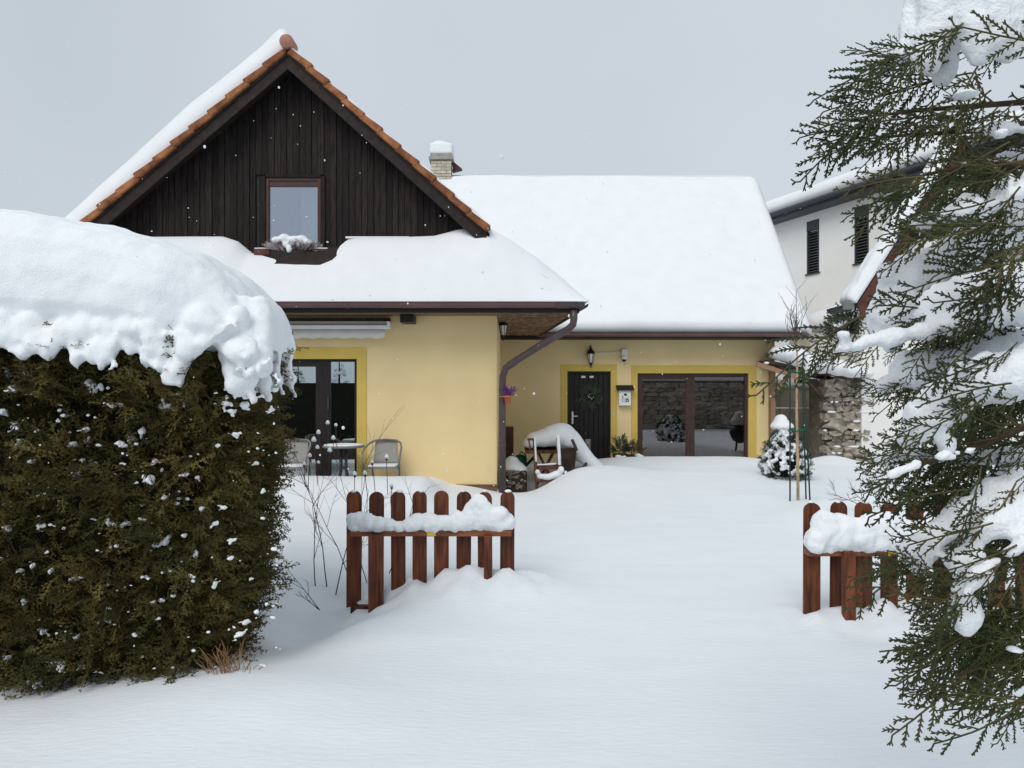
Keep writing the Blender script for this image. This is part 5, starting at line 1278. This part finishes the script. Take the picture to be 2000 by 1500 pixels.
def along(path, u):
    L_ = [0]; 
    for i in range(len(path) - 1): L_.append(L_[-1] + math.dist(path[i][:2], path[i + 1][:2]))
    s = u * L_[-1]; i = max(0, min(len(path) - 2, int(np.searchsorted(L_, s)) - 1)); t = (s - L_[i]) / (L_[i + 1] - L_[i] + 1e-9)
    return [path[i][k] + t * (path[i + 1][k] - path[i][k]) for k in range(len(path[0]))]
# branch: path of (px, py), depth, snow radius at root and tip (px), number of fronds
BR = [([(2120, 40), (1960, 70), (1840, 100), (1740, 108)], 1.85, 0, 0, 20), ([(2120, 190), (1930, 205), (1800, 215), (1720, 225)], 1.75, 0, 0, 11), ([(2120, 260), (1930, 255), (1800, 262), (1720, 268)], 1.9, 12, 0, 10), ([(2120, 330), (1950, 320), (1860, 330), (1790, 345)], 1.7, 6, 2, 16),
      ([(2120, 370), (1960, 395), (1880, 420), (1800, 440)], 1.8, 24, 17, 16), ([(2120, 470), (1900, 505), (1790, 560), (1745, 640)], 1.95, 36, 36, 20), ([(2120, 540), (1960, 560), (1870, 600), (1800, 625)], 1.75, 26, 26, 18),
      ([(2120, 590), (1920, 630), (1790, 655), (1700, 672), (1630, 690)], 1.70, 32, 9, 24), ([(2120, 690), (1930, 715), (1810, 725), (1735, 755)], 1.85, 34, 24, 20), ([(2120, 720), (1900, 760), (1825, 805), (1778, 868)], 1.62, 40, 20, 20),
      ([(2120, 810), (1990, 838), (1880, 885), (1800, 905), (1740, 930)], 1.5, 0, 7, 10), ([(2120, 880), (1960, 900), (1850, 900), (1770, 895)], 1.75, 10, 14, 16), ([(2120, 930), (1960, 985), (1850, 1035), (1795, 1090)], 1.66, 34, 22, 20), ([(2050, 1000), (1920, 1040), (1876, 1110), (1884, 1235)], 1.58, 28, 13, 16),
      ([(2120, 1030), (1990, 1070), (1930, 1110), (1880, 1170)], 1.52, 28, 8, 18), ([(2120, 1150), (1980, 1190), (1910, 1225), (1880, 1245)], 1.7, 0, 0, 18), ([(2120, 1230), (2000, 1265), (1920, 1300), (1870, 1320)], 1.6, 7, 0, 18), ([(2120, 1290), (2030, 1330), (1990, 1370)], 1.55, 0, 0, 8), ([(2120, 960), (2000, 960), (1950, 985)], 1.9, 26, 30, 10), ([(2120, 460), (2000, 480), (1950, 500)], 2.0, 20, 16, 10), ([(2120, 280), (2010, 300), (1960, 320)], 2.05, 18, 10, 10)]
for path, Y, s0, s1, nf in BR:
    L_ = len(path); q = [P(p_[0], p_[1], Y + .12 * (1 - i / (L_ - 1))) for i, p_ in enumerate(path)]
    MB().tube([np.array((TX, TY, q[0][2] + .1))] + q, [.012] + [.008 * (1 - .75 * i / (L_ - 1)) + .0012 for i in range(L_)], 6).build('branch', 'bark', tree, True)
    snowy = max(s0, s1) > 12
    for k in range(int(nf * (.62 if snowy else .8))):
        u = rng.uniform(.12, 1.0); px, py = along(path, u); down = 25 + 45 * (py / 1400) * rng.random() + rng.normal() * 16
        side = rng.random() < .22
        Yf = Y + (rng.uniform(.04, .14) if snowy and rng.random() < .85 else rng.uniform(-.05, .07))
        put_frond(P(px, py + rng.uniform(-2, 12), Yf), 180 + down if not side else 180 - rng.uniform(0, 35), rng.uniform(.42, .8) * (1 - .35 * float(sst(.5, .9, u)) * (420 < py < 1010)))
    for k in range(3): 
        px, py = path[-1]; put_frond(P(px + 14, py, Y - .02), 180 + 22 + rng.normal() * 16, rng.uniform(.7, 1.0) * (.55 if 420 < py < 1010 else 1))
    if max(s0, s1) > 0:
        s = Y / F; n = int(math.dist(path[0], path[-1]) / 9)
        for k in range(n):
            u = k / (n - 1); px, py = along(path, u); r_ = 1.18 * (s0 + (s1 - s0) * u) * (1.0 + 1.1 * noise.noise((px * .026, py * .026, Y * 7)))
            r_ = min(r_, 1.35 * max(s0, s1))
            if r_ < 6: continue
            c = P(px + rng.normal() * 4, py - r_ * .35, Y - .07); b.ell(c, (r_ * s * 1.05, min(.10, r_ * s * 1.25), r_ * s * .92), 9, 7)
            for q_ in range(3):                                   # crumbs and small tongues on the edge
                rr = r_ * rng.uniform(.2, .45); a_ = rng.uniform(0, 6.283); b.ell(c + r_ * s * np.array((math.cos(a_), -.4 * rng.random(), math.sin(a_) * .95)), (rr * s, rr * s, rr * s * rng.uniform(.8, 1.4)), 7, 5)
# long fronds reaching out to the tips seen against the sky and the house
heroes = [(1652, 122, 192), (1677, 172, 215), (1645, 185, 190), (1613, 233, 198), (1560, 247, 186), (1547, 330, 212), (1648, 293, 200), (1673, 345, 228), (1755, 310, 215), (1763, 347, 235), (1727, 358, 192), (1713, 417, 205), (1747, 512, 180), (1745, 547, 195), (1715, 572, 168),
          (1443, 722, 200), (1835, 655, 180), (1720, 820, 225), (1758, 843, 245), (1680, 940, 200), (1769, 1014, 200), (1791, 1036, 225), (1828, 1047, 245), (1754, 1124, 195),
          (1765, 1274, 190), (1776, 1296, 208), (1806, 1311, 222), (1850, 1345, 235), (1879, 1353, 245), (1916, 1355, 240), (1963, 1377, 218), (1972, 1397, 235), (1990, 1400, 240), (1860, 40, 172)]
for tx_, ty_, a in heroes:
    Y = rng.uniform(1.62, 1.9); a = R(a + rng.normal() * 3); k = rng.integers(6); Lp = np.abs(fr_long[k][0][:, 0]).max() * F / Y * .97
    p = P(tx_ - math.cos(a) * Lp, ty_ + math.sin(a) * Lp, Y); e = P(tx_, ty_, Y - .04)
    fl.add(fr_long[k], p, e - p, np.array((rng.normal() * .2, -1, rng.normal() * .2 + .1)), 1.0, float(np.clip(rng.normal() * .12 + .12, 0, .5)))
# deeper foliage towards the trunk
ly = np.array([120, 220, 320, 440, 560, 680, 800, 900, 1000, 1100, 1200, 1300]); lx = np.array([1900, 1840, 1860, 1890, 1900, 1890, 1880, 1850, 1880, 1890, 1890, 1930])
for k in range(200):
    py = rng.uniform(130, 1330); xl_ = float(np.interp(py, ly, lx)); px = xl_ + (2120 - xl_) * rng.random() ** .8
    if (py < 380 or py > 1150) and rng.random() < .5: continue
    put_frond(P(px, py, rng.uniform(1.85, 2.5)), 180 + 35 + rng.normal() * 28, rng.uniform(.8, 1.4))
for k in range(58):                                # nearer fronds hanging over the snow at the tree's right
    py = rng.uniform(330, 1120); px = rng.uniform(1880, 2060); put_frond(P(px, py, rng.uniform(1.42, 1.6)), 180 + 40 + rng.normal() * 25, rng.uniform(.5, .9))
for path, Y, s0, s1, nf in BR:
    if max(s0, s1) > 12:
        for k in range(4): px, py = along(path, rng.uniform(.3, .95)); put_frond(P(px, py + rng.uniform(0, 14), Y - .1), 180 + 30 + rng.normal() * 22, rng.uniform(.4, .7))
fl.build('crown', 'cypress_leaf', tree)
def sc_(pts, r0, r1, Y=1.75, n=6): s = Y / F; chain(b, [P(q[0], q[1], Y) for q in pts], r0 * s, r1 * s, n)
def sb(px, py, rx, ry, Y): Y -= .06; s = Y / F * 1.12; b.ell(P(px, py, Y), (rx * s, max(rx, ry) * s, ry * s), 10, 8)
# the mass hanging in from above
for pts, r0, r1, Y in (([(1800, -70), (1792, 40), (1775, 100)], 36, 26, 1.8), ([(1830, -70), (1822, 50), (1812, 120)], 40, 26, 1.75), ([(1850, 0), (1848, 90), (1842, 150)], 34, 22, 1.85), ([(1895, -70), (1900, 30), (1915, 105)], 44, 26, 1.7), ([(1930, -60), (1940, 40), (1945, 80)], 46, 34, 1.68), ([(1985, -60), (1985, 30), (1975, 95)], 50, 28, 1.68), ([(2060, -60), (2060, 90)], 60, 50, 1.75), ([(1870, -60), (1872, 60)], 40, 36, 1.78), ([(1780, 60), (1765, 108)], 22, 16, 1.8)):
    sc_(pts, r0, r1, Y)
for px, py, rx, ry, Y in ((1775, 600, 40, 38, 1.92), (1825, 555, 34, 28, 1.95), (1845, 790, 44, 40, 1.62), (1895, 770, 36, 30, 1.64), (1800, 735, 34, 30, 1.82), (1885, 1035, 40, 30, 1.64), (1848, 870, 11, 22, 1.58), (1885, 185, 24, 7, 1.74), (1955, 262, 14, 7, 1.75), (1646, 654, 14, 10, 1.68), (1735, 893, 26, 14, 1.72), (1985, 1272, 16, 6, 1.58), (1890, 1180, 12, 24, 1.56), (1930, 690, 24, 22, 1.85)):
    sb(px, py, rx, ry, Y)
fused('snow_load', b, 'snow_fluff', tree, .0095, 3, .028, .05)

# ------------------------------------------------------------------ unseen wall and conifers, added behind the camera for the panes to mirror
rng = np.random.default_rng(91)
GWY = -1.6
gwall = thing('reflection_wall', (9, GWY, 0), 'added snow-capped rubble wall behind the camera, mirrored in the wing window', 'wall')  # unseen wall, added only for the reflection in the wing window
MB().box(5, 16, GWY - .4, GWY, -.3, 2.3).build('masonry', 'mortar', gwall)
x = 3.0; z = 0
for row in range(10):
    x = 5 + rng.uniform(0, .2)
    while x < 15.5:
        w = rng.uniform(.4, .75); o = link('stone', st[rng.integers(9)], gwall, np.array((x + w / 2, GWY + .02, .1 + row * .22)) - OFF[gwall]); o.scale = (w, .2, .22); x += w + .02
b = MB().box(4.9, 16.1, GWY - .5, GWY + .1, 2.3, 2.5); o = b.build('snow_cap', 'snow', gwall, bevel=.08)
ctm = [spray(200 + k, .9, .11, .035, False, seg_flat, .2, 45) for k in range(3)]
for i, (x, y, h) in enumerate(((-11.5, -8.5, 3.4), (-9.6, -8.0, 2.9), (-7.9, -8.6, 3.3), (-6.3, -8.1, 2.6), (-4.6, -8.8, 3.2))):
    t = thing('reflection_conifer', (x, y, 0), ['tall snowy conifer added at the row end for the reflections', 'short broad conifer added for the reflections', 'tall narrow conifer added mid row for the reflections', 'smallest conifer added for the reflections', 'conifer added for the reflections, closest to the added wall'][i], 'tree', 'added conifers mirrored in the panes')
    MB().tube([(x, y, -.2), (x, y, h)], [.12, .02], 8).build('trunk', 'bark', t)  # unseen trees, added for the reflections in the panes
    fl = Foliage(); b = MB()
    for k in range(260):
        u = rng.uniform(0, 1) ** 1.3; a = rng.uniform(0, 6.283); r_ = .95 * (1 - u) + .1; p = np.array((x + r_ * .4 * math.cos(a), y + r_ * .4 * math.sin(a), .1 + u * (h - .3)))
        fl.add(ctm[rng.integers(3)], p, (math.cos(a), math.sin(a), -.2), rdir() + np.array((0, 0, 1.5)), r_ * .9, rng.uniform(0, .6))
        if k % 3 == 0: q = p + np.array((r_ * .6 * math.cos(a), r_ * .6 * math.sin(a), .02)); b.ell(q, (.18 * r_ + .04, .18 * r_ + .04, .07), 8, 5)
    fl.build('crown', 'conifer_dark', t); o = b.build('branch_snow', 'snow', t, True)

# ------------------------------------------------------------------ falling flakes
rng = np.random.default_rng(123)
b = MB()
for k in range(330):
    Y = rng.uniform(2.6, 11.0); px, py = rng.uniform(0, 1600), rng.uniform(80, 960); r_ = rng.uniform(.0022, .0058) * (1.5 if rng.random() < .12 else 1)
    b.ell(P(px, py, Y), (r_ * rng.uniform(.7, 1.5), r_, r_ * rng.uniform(.7, 1.6)), 5, 4)
fm = mat('flake', (.9, .92, .94), .9, .02); n_, l_ = fm.node_tree.nodes, fm.node_tree.links
tr_ = n_.new('ShaderNodeBsdfTranslucent'); tr_.inputs['Color'].default_value = (.95, .96, .98, 1); mx_ = n_.new('ShaderNodeMixShader'); mx_.inputs[0].default_value = .5
l_.new(n_['Principled BSDF'].outputs[0], mx_.inputs[1]); l_.new(tr_.outputs[0], mx_.inputs[2]); l_.new(mx_.outputs[0], n_['Material Output'].inputs['Surface'])
o = b.build('falling_snow', 'flake', None, True)
setp(o, 'fine white snowflakes drifting through the air', 'snow', None, 'stuff')
